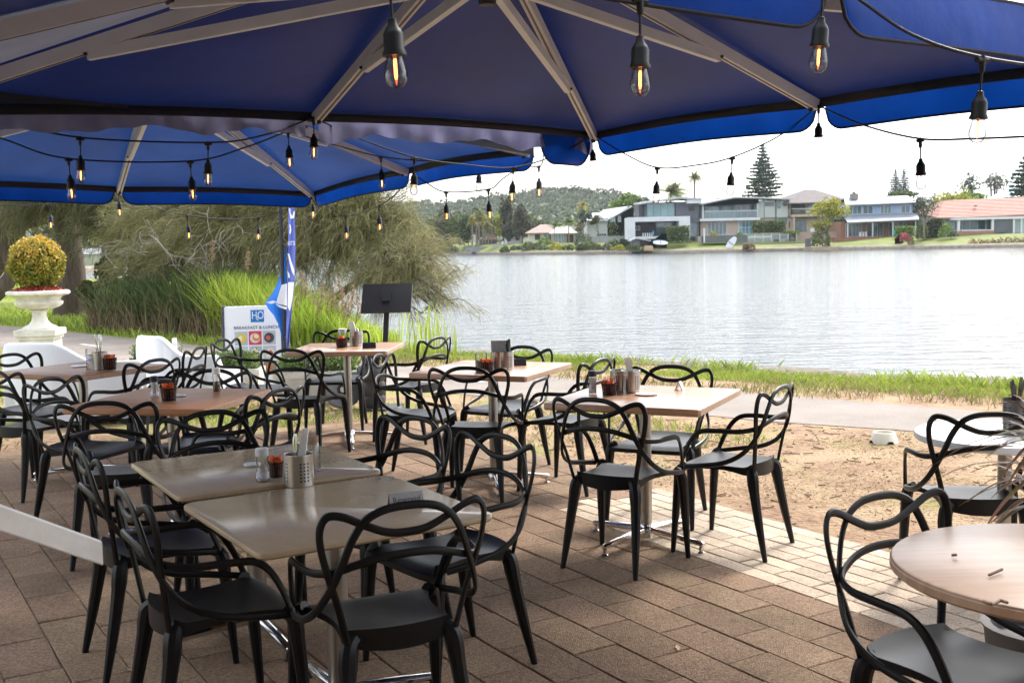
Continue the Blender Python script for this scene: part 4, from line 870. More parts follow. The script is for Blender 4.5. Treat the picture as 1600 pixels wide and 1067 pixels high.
# ------------------------------------------------------------------ breakfast sign
BOARD = mat('white_sign_board', (.76,.77,.80), rough=.35); SBLUE = mat('sign_blue', (.012,.16,.46), rough=.4); NAVY = mat('sign_lettering', (.03,.06,.16), rough=.5)
def sign():
    base = at(398,560,12.85); x = base.x; t = thing('sandwich_board', 'white breakfast and lunch sandwich board with food photos', 'sign', (x,12.85,0), .16)
    W_, H_ = .315, .955; lean = .13
    def face(s):       # s=-1 the front
        return Matrix.Translation((0, s*.20, 0)) @ Matrix.Rotation(s*lean, 4, 'X')
    for s in (-1, 1):
        M = face(s); m = MB(); m.box(-W_,W_,-.008,.008,.05,H_,M); m.build('board', BOARD, t, flatshade=True)
        m = MB(); m.box(-W_-.025,-W_,-.016,.016,0,H_+.01,M); m.box(W_,W_+.025,-.016,.016,0,H_+.01,M); m.box(-W_,W_,-.014,.014,.02,.05,M); m.build('frame', mat('dark_sign_frame',(.05,.06,.10),rough=.4), t, flatshade=True)
    M = face(-1); F_ = M @ Matrix.Translation((0,-.0092,0)) @ Matrix.Rotation(R(90),4,'X')
    def plate(x0,x1,z0,z1,mm,name,d=.0, par=None):
        m = MB(); m.box(x0,x1,-.0095-d,-.0088-d+.0004,z0,z1,M); return m.build(name, mm, par or t, flatshade=True)
    lg = plate(-.02,.13,.775,.915,SBLUE,'logo')
    text('H', .125, 'lettering', BOARD, lg, F_ @ Matrix.Translation((.022,.850,.0016)) @ Matrix.Diagonal((.72,1,1,1)))
    text('2', .062, 'lettering', BOARD, lg, F_ @ Matrix.Translation((.056,.815,.0016)))
    text('O', .125, 'lettering', BOARD, lg, F_ @ Matrix.Translation((.092,.850,.0016)) @ Matrix.Diagonal((.72,1,1,1)))
    text('BREAKFAST & LUNCH', .052, 'lettering', NAVY, t, F_ @ Matrix.Translation((.04,.712,.0012)))
    cols = [((.42,.50,.56),(.75,.55,.10),(.85,.80,.55)),((.62,.05,.10),(.80,.25,.03),(.75,.75,.65)),((.45,.50,.55),(.06,.06,.07),(.62,.12,.08)),((.50,.54,.58),(.75,.72,.66),(.55,.12,.09)),((.40,.48,.54),(.78,.70,.5),(.62,.40,.12)),((.52,.55,.58),(.78,.74,.68),(.72,.10,.08)),((.05,.10,.14),(.30,.40,.12),(.72,.68,.30)),((.06,.12,.16),(.40,.42,.45),(.10,.22,.28)),((.30,.20,.14),(.75,.16,.03),(.75,.30,.08))]
    for i in range(9):
        c, r = i % 3, i//3; x0 = -.205+c*.157; z1 = .672-r*.172; bgc, c1, c2 = cols[i]
        tile = plate(x0,x0+.145,z1-.158,z1,mat(f'photo_ground_{i}',bgc,tuple(q*.8 for q in bgc),nscale=14,rough=.4),'menu_photo')
        for k, (rr, cc, oz) in enumerate(((.058,(.72,.72,.70) if i in (1,3,4,5) else c1,0),(.044,c1,.0007),(.026,c2,.0014))):
            if i in (6,7): rr *= .8
            m = MB(); n = 18; cx, cz = x0+.072+(.012 if k else 0)*(1 if i % 2 else -1), z1-.080+(.010*k if i == 1 else 0)
            if i == 8 and k == 0: continue
            pts_ = [(cx+rr*math.cos(2*math.pi*j/n)*(1+.10*math.sin(j*2.7+i)*(k > 0))*(.6 if i == 8 else 1), cz+rr*math.sin(2*math.pi*j/n)*(1+.10*math.cos(j*3.1+i)*(k > 0))) for j in range(n)]
            y0 = -.0098-oz-.0004; m.add([M @ Vector((a,y0,b_)) for a, b_ in pts_], [tuple(range(n))]); m.build('food', mat(f'food_{i}_{k}',cc,tuple(q*.65 for q in cc),nscale=45,rough=.5), tile)
sign()
# ------------------------------------------------------------------ feather flag
def flag():
    b = at(451,552,12.45); t = thing('feather_flag', 'blue and white feather flag on a dark pole behind the sign', 'flag', (b.x,12.45,0)); og = Vector((b.x,12.45,0))
    FB = mat('flag_blue', (.012,.13,.52), (.018,.16,.58), rough=.55, nscale=3, trans=.3); FL_ = mat('flag_violet_blue', (.09,.13,.46), (.11,.15,.50), rough=.55, nscale=3, trans=.3); FW = mat('flag_white', (.78,.79,.82), rough=.6, trans=.25)
    m = MB(); m.tube(spline([og+Vector((-.03,-.04,0)), og+Vector((-.025,-.04,1.4)), og+Vector((-.02,-.04,2.5)), og+Vector((.02,-.04,3.0)), og+Vector((.15,-.04,3.25))],5), .021, 8); m.build('pole', INK, t, og)
    m = MB(); m.box(-.22,.22,-.025,.025,0,.03,Matrix.Translation(og)); m.box(-.025,.025,-.22,.22,.0305,.06,Matrix.Translation(og)); m.build('base_cross', INK, t, og, flatshade=True)
    def q(px, py, dy): return at(px, py, 12.45+dy)
    # sail outlines in the plane of the flag: right strip and left belly
    def sheet(L_, Rr, mm, name, k=0., par=None):
        m = MB(); n = len(L_)
        for i in range(n):
            for j in range(7):
                s = j/6; a, c = Vector(L_[i]), Vector(Rr[i]); p = a.lerp(c, s); p.y += .06*math.sin(s*math.pi*1.5+i*.5)-.0+k; m.v.append(tuple(p))
        for i in range(n-1):
            for j in range(6): m.f.append((i*7+j,i*7+j+1,i*7+8+j,i*7+7+j))
        return m.build(name, mm, par or t, og, sharp=80)
    ys = [200,260,320,360,400,440,480,500,520,535,545]
    Rt = [(470,200),(464,260),(461,322),(461,345),(461,380),(460,420),(457,460),(455,480),(453,505),(452,525),(451,545)]
    Lf = [(462,200),(450,260),(449,322),(449,345),(449,380),(449,420),(448,460),(448,480),(448,505),(448,525),(449,545)]
    st_ = sheet([q(x,y,0) for x,y in Lf], [q(x,y,0) for x,y in Rt], FL_, 'sail_strip')
    Lb = [(447,385),(443,405),(437,428),(430,447),(421,463),(413,474),(419,483),(428,492),(436,506),(441,522),(448,542)]
    Rb = [(449,385),(449,405),(449,428),(449,447),(449,463),(449,474),(449,483),(449,492),(449,506),(449,522),(449,545)]
    bl = sheet([q(x,y,.0) for x,y in Lb], [q(x,y,.0) for x,y in Rb], FB, 'sail_belly')
    def shape(pp, mm, par, k):
        m = MB(); m.add([q(x,y,k) for x,y in pp], [tuple(range(len(pp)))]); m.build('flag_print', mm, par, og)
    shape([(450,441),(459.5,441),(457,468),(453,486),(449.5,480)], FW, st_, -.095)
    shape([(440,445),(448.5,443),(448.5,478),(444,477),(431,474)], FW, bl, -.095); shape([(416,472.5),(427,469.5),(433,472),(424,475)], FW, bl, -.095); shape([(430,475),(448,480),(448,484),(436,480)], FW, bl, -.095)
    shape([(449.5,396),(452,397),(455,408),(460,422),(460,432),(456,424),(453,413)], FW, st_, -.095); shape([(449.5,424),(452,428),(453,434),(450.5,434)], FW, st_, -.095)
    shape([(450.5,324),(453,324),(454,334),(457,338),(459,330),(460.5,330),(459.5,341),(454,342)], FW, st_, -.095); shape([(452,350),(454,352),(455,360),(454,366),(452,364),(453,358)], FW, st_, -.095)
    p = q(455.3,379,-.1); text('ura', .10, 'lettering', FW, st_, Matrix.Translation(p-og) @ Matrix.Rotation(R(90),4,'X') @ Matrix.Diagonal((.62,1,1,1)))
flag()
# ------------------------------------------------------------------ menu stand
b = at(598,640,10.95); t = thing('menu_stand','black menu stand with a tilted board by the lake','menu stand',(b.x,10.95,0)); T = at(605,466,10.95)
m = MB(); m.beam((0,0,.02),(T.x-b.x,.0,T.z-.02),.05,.05,(1,0,0)); m.build('post', INK, t, flatshade=True)
m = MB(); M = Matrix.Translation((T.x-b.x,-.03,T.z)) @ Matrix.Rotation(.06,4,'Y') @ Matrix.Rotation(R(-28),4,'X') @ Matrix.Rotation(-.16,4,'Z'); m.box(-.250,.250,-.012,.012,-.155,.155,M); m.build('board', mat('dark_board',(.030,.027,.025),(.02,.018,.018),rough=.5), t, flatshade=True); m = MB(); m.box(-.035,.035,-.05,-.0122,-.05,.05,M); m.build('bracket', INK, t, flatshade=True)
m = MB(); m.box(-.2,.2,-.2,.2,0,.02); m.build('base_plate', INK, t, flatshade=True)
# dog bowl
t = thing('dog_bowl','cream plastic dog bowl on the bare soil by the path','bowl',(2.88,8.55,.0)); m = MB(); n = 40; pr = [(.108,.0),(.085,.076),(.081,.082),(.070,.082),(.066,.04),(.001,.036)]
for r_, z in pr:
    for j in range(n):
        a = 2*math.pi*j/n; up_ = .022 if (z == 0 and j % 10 in (0,1,2)) else 0; m.v.append((r_*math.cos(a), r_*math.sin(a), z+up_))
for i in range(len(pr)-1):
    for j in range(n): m.f.append((i*n+j,i*n+(j+1)%n,(i+1)*n+(j+1)%n,(i+1)*n+j))
m.build('bowl_body', mat('cream_plastic',(.66,.62,.50),rough=.4), t); m = MB(); m.lathe([(.001,.058),(.068,.058)],24,cap=False); m.build('water_in_bowl', mat('bowl_water',(.30,.33,.36),rough=.05), t)
# spiky plant at the right edge
t = thing('spiky_plant','reddish spiky leaved plant cut by the right edge','plant',(1.655,3.42,.0)); m = MB(); m.lathe([(.001,0),(.13,0),(.17,.34),(.18,.36),(.15,.36),(.14,.31),(.001,.31)],24); m.build('pot', mat('plant_pot',(.10,.09,.085),rough=.6), t); m = MB(); m.tube([(0,0,.3),(.02,0,.6),(.0,.01,.90)], [.022,.018,.014], 8); m.build('stem', DRY, t)
RL = mat('red_spiky_leaf', (.30,.115,.085), (.27,.22,.08), rough=.5, nscale=12, rand=.3)
for k in range(110):
    a = random.uniform(0,6.28); el = random.uniform(-.5,1.2); ln = random.uniform(.18,.34); z0 = .92+random.uniform(-.24,.06); dx, dy = math.cos(a)*math.cos(el), math.sin(a)*math.cos(el); m = MB()
    for i in range(7):
        s = i/6; p = Vector((dx*ln*s, dy*ln*s, z0+math.sin(el)*ln*s-.30*ln*s*s*1.6)); wv = .012*(1-s)**.6+.0004; q_ = Vector((-math.sin(a), math.cos(a), 0))*wv; m.v += [tuple(p-q_), tuple(p+Vector((0,0,-.002))), tuple(p+q_)]
    for i in range(6): m.f += [(i*3,i*3+1,i*3+4,i*3+3),(i*3+1,i*3+2,i*3+5,i*3+4)]
    m.build('leaf', RL, t, sharp=80)
# fallen leaves and twigs on the bare ground
lit = MB()
for k in range(1500):
    while True:
        x, y = random.uniform(.2,6), random.uniform(2.,10.5)
        if not onpatio(x, y) and y < 10.6-.8*(x-1): break
    M = Matrix.Translation((x,y,.006)) @ Matrix.Rotation(random.uniform(0,3.14),4,'Z'); ln = random.choice((.006,.008,.01,.015,.02,.03,.05))*random.uniform(.6,1.3); lit.box(-ln,ln,-.0018,.0018,-.004,.002,M)
stuff(lit.build('bark_and_straw', mat('straw_litter',(.33,.24,.15),(.17,.11,.065),rough=.9,island=.4,nscale=3), flatshade=True))

# ------------------------------------------------------------------ casuarina trees on the near bank
BARK = mat('rough_bark', (.115,.085,.062), (.055,.04,.03), rough=.95, nscale=5, stretch=(3,3,.6), bump=1.0, bscale=9, detail=9)
TWIGM = mat('grey_twig', (.20,.17,.14), (.12,.10,.08), rough=.9)
NEED = mat('casuarina_needle', (.17,.172,.062), (.285,.255,.115), rough=.7, nscale=.5, world=True, island=.5, trans=.25, hue=.012)
NEEDD = mat('dark_casuarina_needle', (.105,.112,.045), (.175,.165,.075), rough=.7, nscale=.5, world=True, island=.5, trans=.2, hue=.012)
def wisps(pos, dirs, ln, wd, name, m, parent, og):
    n = len(pos); L_ = ln*rng.uniform(.5,1.3,(n,1)); d = dirs/np.linalg.norm(dirs,axis=1)[:,None]; s = np.cross(d, rng.normal(size=(n,3))); s /= np.linalg.norm(s,axis=1)[:,None]; s *= wd*rng.uniform(.6,1.4,(n,1))*.5
    dn = np.array([0,0,-1.]); mid = pos+d*L_*.5; tip = pos+d*L_*.85+dn*L_*rng.uniform(.15,.5,(n,1))
    V = np.stack([pos-s, pos+s, mid+s, mid-s, tip], 1).reshape(-1,3); i = np.arange(n)*5
    me = bpy.data.meshes.new(name); F = np.stack([i,i+1,i+2,i+3],1).tolist()+np.stack([i+3,i+2,i+4],1).tolist(); me.from_pydata((V-np.array(og)).tolist(), [], F); me.materials.append(m); o = bpy.data.objects.new(name, me); C.objects.link(o); o.parent = parent; return o
def casuarina(label, base, trunk, limbs, nw, ln, wd, m, tr=.25, spread=.9, twigs=10, bare=None):
    og = Vector(base); t = thing('casuarina_tree', label, 'tree', og, 0, 'casuarina trees on the near bank')
    b = MB(); n = len(trunk); b.tube(spline(trunk,4), [tr*(1.25-.9*min(1,(i/((n-1)*4+0))**.6)) for i in range((n-1)*4+1)], 14); b.build('trunk', BARK, t, og, sharp=80)
    lb = MB(); tw = MB(); pos = []; dirs = []
    for (a, c, w_) in limbs:
        a, c = Vector(a), Vector(c); md = a.lerp(c,.5)+Vector((random.uniform(-.3,.3),random.uniform(-.3,.3),random.uniform(.1,.5))); sp = spline([a,md,c],7); k = len(sp); lb.tube(sp, [max(.012,tr*.42*(1-i/k)) for i in range(k)], 6)
        for q in range(int(twigs*w_)):
            s = random.uniform(.30,1.02); i = min(k-1,int(s*(k-1))); p = sp[i]; dv = (c-a).normalized()*.5+Vector((random.uniform(-1,1),random.uniform(-1,1),random.uniform(-.45,.75))); dv.normalize(); L_ = random.uniform(.45,1.)*spread; e_ = p+dv*L_+Vector((0,0,-.18*L_)); tp = spline([p, p+dv*L_*.55+Vector((0,0,.05)), e_],3); tw.tube(tp, [.011,.010,.009,.007,.006,.005,.003][:len(tp)], 4)
            kk = int(nw*w_/(len(limbs)*max(1,int(twigs*w_)))*len(limbs)); kk = int(nw)
            ts = rng.uniform(.15,1.05,kk); seg = np.array(p)+np.outer(ts, np.array(e_-p)); pos.append(seg+rng.normal(0,.055,(kk,3))); dd = rng.normal(size=(kk,3))*.55+np.array(dv)*1.1+np.array([0,0,-.25]); dirs.append(dd)
    lb.build('limbs', BARK, t, og, sharp=80); tw.build('twigs', TWIGM, t, og, sharp=80)
    wisps(np.concatenate(pos), np.concatenate(dirs), ln, wd, 'foliage', m, t, og); return t
# the big trunk beside the urn
tb = Vector((-11.05,27.8,0))
trk = [tb, at(112,420,27.8), at(102,350,27.9), at(98,300,28.1), at(104,200,28.4), at(110,100,28.6)]
lm = [(at(104,340,28),at(px,py,d),1) for px,py,d in ((30,300,26),(180,330,26),(200,300,25.5),(160,360,26),(230,340,25),(10,340,27),(150,290,25),(60,270,26),(250,300,25),(220,380,25),(-60,290,27),(120,220,26),(200,200,26),(20,200,27),(100,80,27),(190,100,27),(30,90,28),(170,395,25.6))]
lm += [(at(104,230,28.2), at(px,py,26.5), 1) for px,py in ((60,180),(230,230),(150,130),(-30,150))]
casuarina('casuarina with a thick forked dark trunk beside the white urn', tb, trk, lm, 66, .52, .0095, NEEDD, .36, 1.25, 15)
# the spreading tree leaning over the water
tb = Vector((-5.9,24.2,0)); fk = at(400,380,23.2)
trk = [tb, Vector((-5.7,24.1,1.1)), fk, at(470,330,22.4), at(540,280,21.8), at(600,220,21.2)]
tg = [(200,355,24),(250,330,23.6),(300,350,23),(330,385,22.6),(380,330,22.6),(420,365,22),(450,400,21.6),(470,335,22),(520,345,21.4),(540,385,21),(570,340,21),(585,375,20.6),(592,330,20.9),(606,350,20.6),(260,390,23.4),(300,300,23.4),(360,280,23),(430,290,22.4),(500,290,21.8),(556,295,21.2),(599,300,20.9),(480,230,21.8),(549,230,21.4),(390,220,22.4),(320,240,23),(420,415,22),(360,405,22.4),(592,250,21.2),(621,375,20.3),(628,345,20.5)]
lm = [(fk if random.random() < .5 else at(470,330,22.4), at(*q), 1) for q in tg+[(190,415,24.6),(235,432,24.4),(280,436,24),(330,425,23.6),(165,395,25),(210,385,24.8),(600,325,20.8),(625,345,20.4),(632,375,20.2),(605,385,20.4),(575,365,20.8),(505,405,21.2),(545,420,20.9),(585,412,20.5),(480,425,21.4),(350,350,22.8),(450,350,22),(300,380,23)]]
casuarina('olive casuarina leaning over the reeds and the lake', tb, trk, lm, 92, .50, .0075, NEED, .26, 1.1, 14)
tw_ = MB(); tr_ = [o for o in C.objects if o.name.startswith('casuarina_tree')][-1]
for k in range(34):
    px, py, d = random.uniform(175,640), random.uniform(322,385), random.uniform(20.2,22.2); a = at(px,py,d); n_ = random.uniform(-1,1); L_ = random.uniform(.5,1.3); q = [a]
    for i in range(4): q.append(q[-1]+Vector((n_*.22+random.uniform(-.12,.12), random.uniform(-.1,.1), -.25+random.uniform(-.1,.2)))*L_)
    tw_.tube(spline(q,3), [.0085-.0006*i for i in range(13)], 4)
    for e_ in q[1:4]:
        m2 = [e_]; 
        for i in range(2): m2.append(m2[-1]+Vector((random.uniform(-.3,.3), random.uniform(-.1,.1), random.uniform(-.3,.05)))*L_)
        tw_.tube(m2, [.006,.004,.002], 4)
stuff(tw_.build('bare_branches', mat('pale_bare_twig',(.36,.32,.27),(.26,.23,.19),rough=.9), tr_, tr_.location, sharp=80))
# its thin outer branches hanging over the water belong to a second stem
tb = Vector((-3.55,21.2,0)); fk = at(600,425,20.5)
tg = [(624,415,20),(649,400,19.8),(674,405,19.6),(684,430,19.5),(699,450,19.4),(709,475,19.4),(674,470,19.5),(644,455,19.8),(634,480,19.9),(659,490,19.6),(604,450,20.1),(689,490,19.5),(669,385,19.8),(614,470,20)]
casuarina('sparse low casuarina branch reaching right over the water', tb, [tb, Vector((-3.4,21.0,.55)), at(560,440,20.8), fk, at(650,425,20)], [(fk, at(*q), 1) for q in tg], 70, .34, .0062, NEED, .10, .66, 9)
# thin leaning trunks at the far left
tb = Vector((-18.6,38,0)); casuarina('far left casuarina with leaning pale trunks', tb, [tb, at(8,400,38), at(40,340,38), at(70,290,38), at(90,200,38)], [(at(30,355,38), at(*q), 1) for q in ((-20,320,37),(60,310,37),(20,300,36),(90,330,37),(-40,360,37),(50,250,37),(110,260,37),(130,310,38),(0,240,37),(150,350,38))], 55, .6, .02, NEED, .30, 1.9, 13)
tb = Vector((-17.6,37,0)); casuarina('far left casuarina with a dark slanting trunk', tb, [tb, at(18,430,37), at(2,370,37), at(-20,300,37), at(-40,200,37)], [(at(2,370,37), at(*q), 1) for q in ((-60,330,36),(10,310,36),(-20,290,36),(30,330,36),(-90,300,36))], 55, .6, .02, NEEDD, .28, 1.9, 13)
# ------------------------------------------------------------------ far bank: terrain and hills
FS = [(-2600,70),(-1100,80),(-400,92),(0,112),(300,165),(480,230),(600,300),(660,345),(700,330),(727,285),(770,262),(815,245),(860,235),(920,224),(985,215),(1080,207),(1180,207),(1260,208),(1345,200),(1400,196),(1440,194),(1500,188),(1600,183),(1750,176),(2000,165),(2600,150)]
SX = []
for px, D in FS:
    p = at(px, 393, D); SX.append((p.x, p.y, Vector((p.x,p.y,0)).normalized(), px))
LAWNM = mat('far_lawn', (.095,.135,.016), (.19,.21,.035), stain=(.12,.3), rough=.9, nscale=.5, world=True, bump=.2, bscale=3)
FWALL = mat('far_stone_wall', (.30,.25,.20), (.18,.15,.12), rough=.9, nscale=1.6, world=True, bump=.6, bscale=4)
FORESTG = mat('hill_ground', (.035,.05,.022), (.06,.075,.035), rough=1, nscale=.05, world=True)
def strip(name, prof, m):
    b = MB(); k = len(prof)
    for x, y, d, px in SX:
        for r, z in prof: b.v.append((x+d.x*r, y+d.y*r, z))
    for i in range(len(SX)-1):
        for j in range(k-1): b.f.append((i*k+j, i*k+j+1, i*k+k+j+1, i*k+k+j))
    return struct(b.build(name, m, sharp=60))
strip('far_shore_wall', [(-.3,-.9),(-.2,-.15),(.25,.12),(.9,.2)], FWALL)
_SX = SX; SX = [q for q in _SX if q[3] >= 660]; strip('far_lawn', [(.6,.14),(4,.55),(11,1.35),(16,1.8),(60,2.6)], LAWNM)
SX = [q for q in _SX if q[3] <= 660]; strip('far_left_bank', [(.6,.14),(4,.55),(11,1.0),(60,1.6)], FORESTG); SX = _SX
strip('far_hillside', [(58,2.5),(120,5),(260,11),(420,19),(600,26),(780,29),(1100,26)], FORESTG)

class Fac:
    """a house front at distance D; px,py are places in the photo, turned into metres once"""
    def __init__(s, D, cx, name, label, cat='house', rz=0.):
        s.D = D; s.cx = cx; p = at(cx, 380, D); s.o = Vector((p.x, D, at(cx,376,D).z)); s.t = thing(name, label, cat, s.o, 0, 'houses across the lake' if cat == 'house' else None)
    def X(s, px): return at(px, 376, s.D).x
    def Z(s, py): return at(s.cx, py, s.D).z
    def box(s, x0, x1, y0, y1, d0, d1, name, m, par=None):
        b = MB(); b.box(s.X(x0), s.X(x1), s.D+d0, s.D+d1, s.Z(y1), s.Z(y0)); return b.build(name, m, par or s.t, s.o, flatshade=True)
    def win(s, x0, x1, y0, y1, nv=1, nh=1, d=-.02, fm=None, gm=None, fw=.07):
        X0, X1, Z0, Z1 = s.X(x0), s.X(x1), s.Z(y1), s.Z(y0); y = s.D+d; b = MB(); a, c = y-.05, y+.03
        b.box(X0,X1,a,c,Z0,Z0+fw); b.box(X0,X1,a,c,Z1-fw,Z1); b.box(X0,X0+fw,a-.002,c,Z0+fw,Z1-fw); b.box(X1-fw,X1,a-.002,c,Z0+fw,Z1-fw)
        for k in range(1,nv): xx = X0+(X1-X0)*k/nv; b.box(xx-fw/2,xx+fw/2,a+.004,c,Z0+fw,Z1-fw)
        for k in range(1,nh): zz = Z0+(Z1-Z0)*k/nh; b.box(X0+fw,X1-fw,a+.008,c,zz-fw/2,zz+fw/2)
        f = b.build('window', fm or FRW, s.t, s.o, flatshade=True)
        b = MB(); b.box(X0+fw*.5,X1-fw*.5,y-.012,y-.002,Z0+fw*.5,Z1-fw*.5); b.build('pane', gm or PANE, f, s.o, flatshade=True); return f
    def roof(s, pts, faces, name, m, th=.18):
        """pts: (px,py,dy)"""
        V = [Vector((s.X(px), s.D+dy, s.Z(py))) for px,py,dy in pts]; n = len(V); b = MB(); b.add(V+[v-Vector((0,0,th)) for v in V], list(faces)+[tuple(n+i for i in f[::-1]) for f in faces])
        from collections import Counter
        E_ = Counter(); 
        for f in faces:
            for i in range(len(f)): E_[frozenset((f[i],f[(i+1)%len(f)]))] += 1
        for f in faces:
            for i in range(len(f)):
                p, q = f[i], f[(i+1)%len(f)]
                if E_[frozenset((p,q))] == 1: b.f.append((q,p,n+p,n+q))
        return b.build(name, m, s.t, s.o, flatshade=True)
FRW = mat('pale_window_frame', (.62,.66,.68), rough=.5); FRD = mat('dark_window_frame', (.06,.065,.07), rough=.5)
PANE = mat('window_glass', (.05,.09,.10), (.12,.19,.21), rough=.06, nscale=.35, world=True, spec=.8); TEAL = mat('teal_glass', (.10,.22,.24), (.22,.36,.38), rough=.07, nscale=.4, world=True, spec=.8)
DRK = mat('dark_interior', (.025,.03,.035), (.06,.065,.07), nscale=1.2, world=True)
WWL = mat('white_render', (.66,.67,.68), (.58,.59,.60), nscale=.6, world=True, rough=.8); GRY = mat('charcoal_cladding', (.075,.08,.095), (.11,.115,.13), nscale=.5, world=True, rough=.7)
PALEG = mat('pale_grey_green_render', (.43,.46,.43), (.50,.53,.50), nscale=.5, world=True, rough=.8); BEI = mat('beige_render', (.42,.34,.27), (.50,.41,.33), nscale=.6, world=True, rough=.85)
BLUEW = mat('blue_weatherboard', (.26,.36,.50), (.31,.41,.54), nscale=.7, world=True, rough=.8); CREAMW = mat('cream_render', (.58,.54,.44), (.65,.61,.52), nscale=.8, world=True, rough=.8)
BRK = mat('orange_brick', (.36,.20,.13), (.27,.15,.10), nscale=3, world=True, rough=.9)
RFW = mat('white_metal_roof', (.46,.48,.50), (.40,.42,.44), nscale=.8, world=True, rough=.5); RFG = mat('grey_metal_roof', (.22,.245,.28), (.28,.305,.34), nscale=.6, world=True, rough=.5)
RFB = mat('brown_tile_roof', (.095,.078,.078), (.135,.112,.11), nscale=1.5, world=True, rough=.8, bump=.4, bscale=4)
def tilemat():
    m = mat('red_tile_roof', (.34,.125,.09), (.41,.17,.125), nscale=1.2, world=True, rough=.8); t = m.node_tree; n = t.nodes; l = t.links.new; b = n['Principled BSDF']
    g = n.new('ShaderNodeNewGeometry'); wv = n.new('ShaderNodeTexWave'); wv.wave_type = 'BANDS'; wv.bands_direction = 'Z'; wv.inputs['Scale'].default_value = 1.15; l(g.outputs['Position'], wv.inputs['Vector'])
    bp = n.new('ShaderNodeBump'); bp.inputs['Strength'].default_value = 1; bp.inputs['Distance'].default_value = .25; l(wv.outputs[0], bp.inputs['Height']); l(bp.outputs[0], b.inputs['Normal'])
    old = b.inputs['Base Color'].links[0].from_socket; mx = n.new('ShaderNodeMix'); mx.data_type = 'RGBA'; r = n.new('ShaderNodeValToRGB'); r.color_ramp.elements[0].position = .75; r.color_ramp.elements[1].position = .95; l(wv.outputs[0], r.inputs[0]); l(r.outputs[0], mx.inputs[0]); l(old, mx.inputs[6]); mx.inputs[7].default_value = (.50,.33,.27,1); l(mx.outputs[2], b.inputs['Base Color']); return m
RFR = tilemat()

# 1 white and charcoal modern house
f = Fac(222, 1040, 'modern_house', 'white and charcoal modern house with a glazed upper corner')
f.box(1004,1092,316,378,6,14,'rear_wall',GRY); f.box(1012,1057,316,341,1.5,5.99,'upper_room',DRK); f.win(1012.5,1056.5,317,340,4,1,1.46,FRD,TEAL)
f.box(1057,1093,316,378,.6,5.98,'charcoal_wall',GRY); f.roof([(1002,316,-.8),(1060,308.5,-.8),(1096,311,-.8),(1096,309,13),(1060,306,13),(1002,313,13)],[(0,1,2,3,4,5)],'roof',RFW,.35)
f.box(1073,1096,313,319,-.6,.58,'white_fascia',WWL)
f.box(981,1076,339,346,-2,5.97,'frame_lintel',WWL); f.box(981,991,346,373,-2,5.96,'frame_pier',WWL); f.box(1059,1076,346,373,-2,.59,'frame_pier',WWL); f.box(991.2,1058.8,346.2,372,3,5.95,'terrace_wall',DRK)
f.win(992,1003,352,359,4,1,2.96,FRW,DRK); f.win(1028,1058,347,371,2,1,2.9,FRD,PANE); f.box(990,1060,369,373,-1.9,2.9,'terrace_floor',WWL)
for k in range(5): f.box(1004+k*3.4,1005.6+k*3.4,363.5,369,-.4,0,'terrace_chair',WWL)
f.box(1019,1021,361,367,-1,-.6,'blue_umbrella_cover',mat('bright_blue',(.05,.30,.62)))
f.win(1079,1090,348,371,2,1,.56,FRD,PANE); f.win(1076.5,1086,322,331,2,1,.56,FRD,DRK); f.box(1076.2,1092,345.5,348,-.4,.55,'door_canopy',GRY)
# 2 wide house with the glass balcony
f = Fac(224, 1165, 'balcony_house', 'wide pale house with a low gable and a teal glass balcony')
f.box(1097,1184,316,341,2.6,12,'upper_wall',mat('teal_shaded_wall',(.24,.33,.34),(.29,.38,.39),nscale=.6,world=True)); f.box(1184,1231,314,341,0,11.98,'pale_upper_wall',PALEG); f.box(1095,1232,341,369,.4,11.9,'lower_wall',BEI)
f.roof([(1093,317,-1.5),(1146,307.5,-1.5),(1186,309,-1.5),(1234,312,-1.5),(1234,309,12),(1186,306,12),(1146,304.5,12),(1093,313,12)],[(0,1,2,3,4,5,6,7)],'roof',RFW,.3)
f.roof([(1096.5,318,-.6),(1146,309.5,-.6),(1184.5,311.5,-.6),(1184.5,317.5,-.6),(1096.5,319,-.6)],[(0,1,2,3,4)],'gable_panel',PALEG,.12)
f.box(1096.6,1099.2,318,341,-.6,.4,'balcony_post',WWL); f.box(1092,1186,340.5,344.5,-1,2.59,'balcony_slab',WWL); f.box(1182,1184.4,317,340.5,-.6,2.58,'balcony_post',PALEG)
f.win(1106,1127,321,340,3,2,2.56,FRW,TEAL); f.win(1132.5,1144,321,331,2,1,2.56,FRW,PANE); f.win(1152,1183,319,340,3,2,2.56,FRW,PANE)
b = MB(); b.box(f.X(1100),f.X(1182),f.D-.55,f.D-.52,f.Z(340.5),f.Z(329.5)); bal = b.build('balcony_glass', mat('balustrade_glass',(.17,.33,.33),(.24,.40,.40),nscale=.4,world=True,rough=.1,spec=.7), f.t, f.o, flatshade=True); _glass(bal.data.materials[0], (.45,.66,.66), .3)
f.box(1100,1182,328.8,329.6,-.58,-.5,'handrail',FRW)
f.win(1106,1136,346,366,5,1,.36,FRW,PANE); f.win(1154,1176.5,345,366,4,2,.36,FRW,TEAL); f.win(1195.5,1209,317.5,323,3,1,-.04,FRD,PANE); f.win(1215,1219,316,327,1,1,-.04,FRD,TEAL); f.win(1224,1228,317,323,1,1,-.04,FRD,PANE); f.win(1217,1230,343,352,2,1,.36,FRD,TEAL)
f.box(1193.7,1194.5,312,346,-.06,0,'downpipe',GRY); f.box(1211,1212,312,346,-.06,0,'downpipe',GRY); f.box(1212.6,1213.4,312,346,-.06,0,'downpipe',GRY)
f.box(1084,1160,368,378,-5.2,.38,'terrace',mat('terrace_stone',(.30,.28,.25),(.38,.36,.33),nscale=.9,world=True))
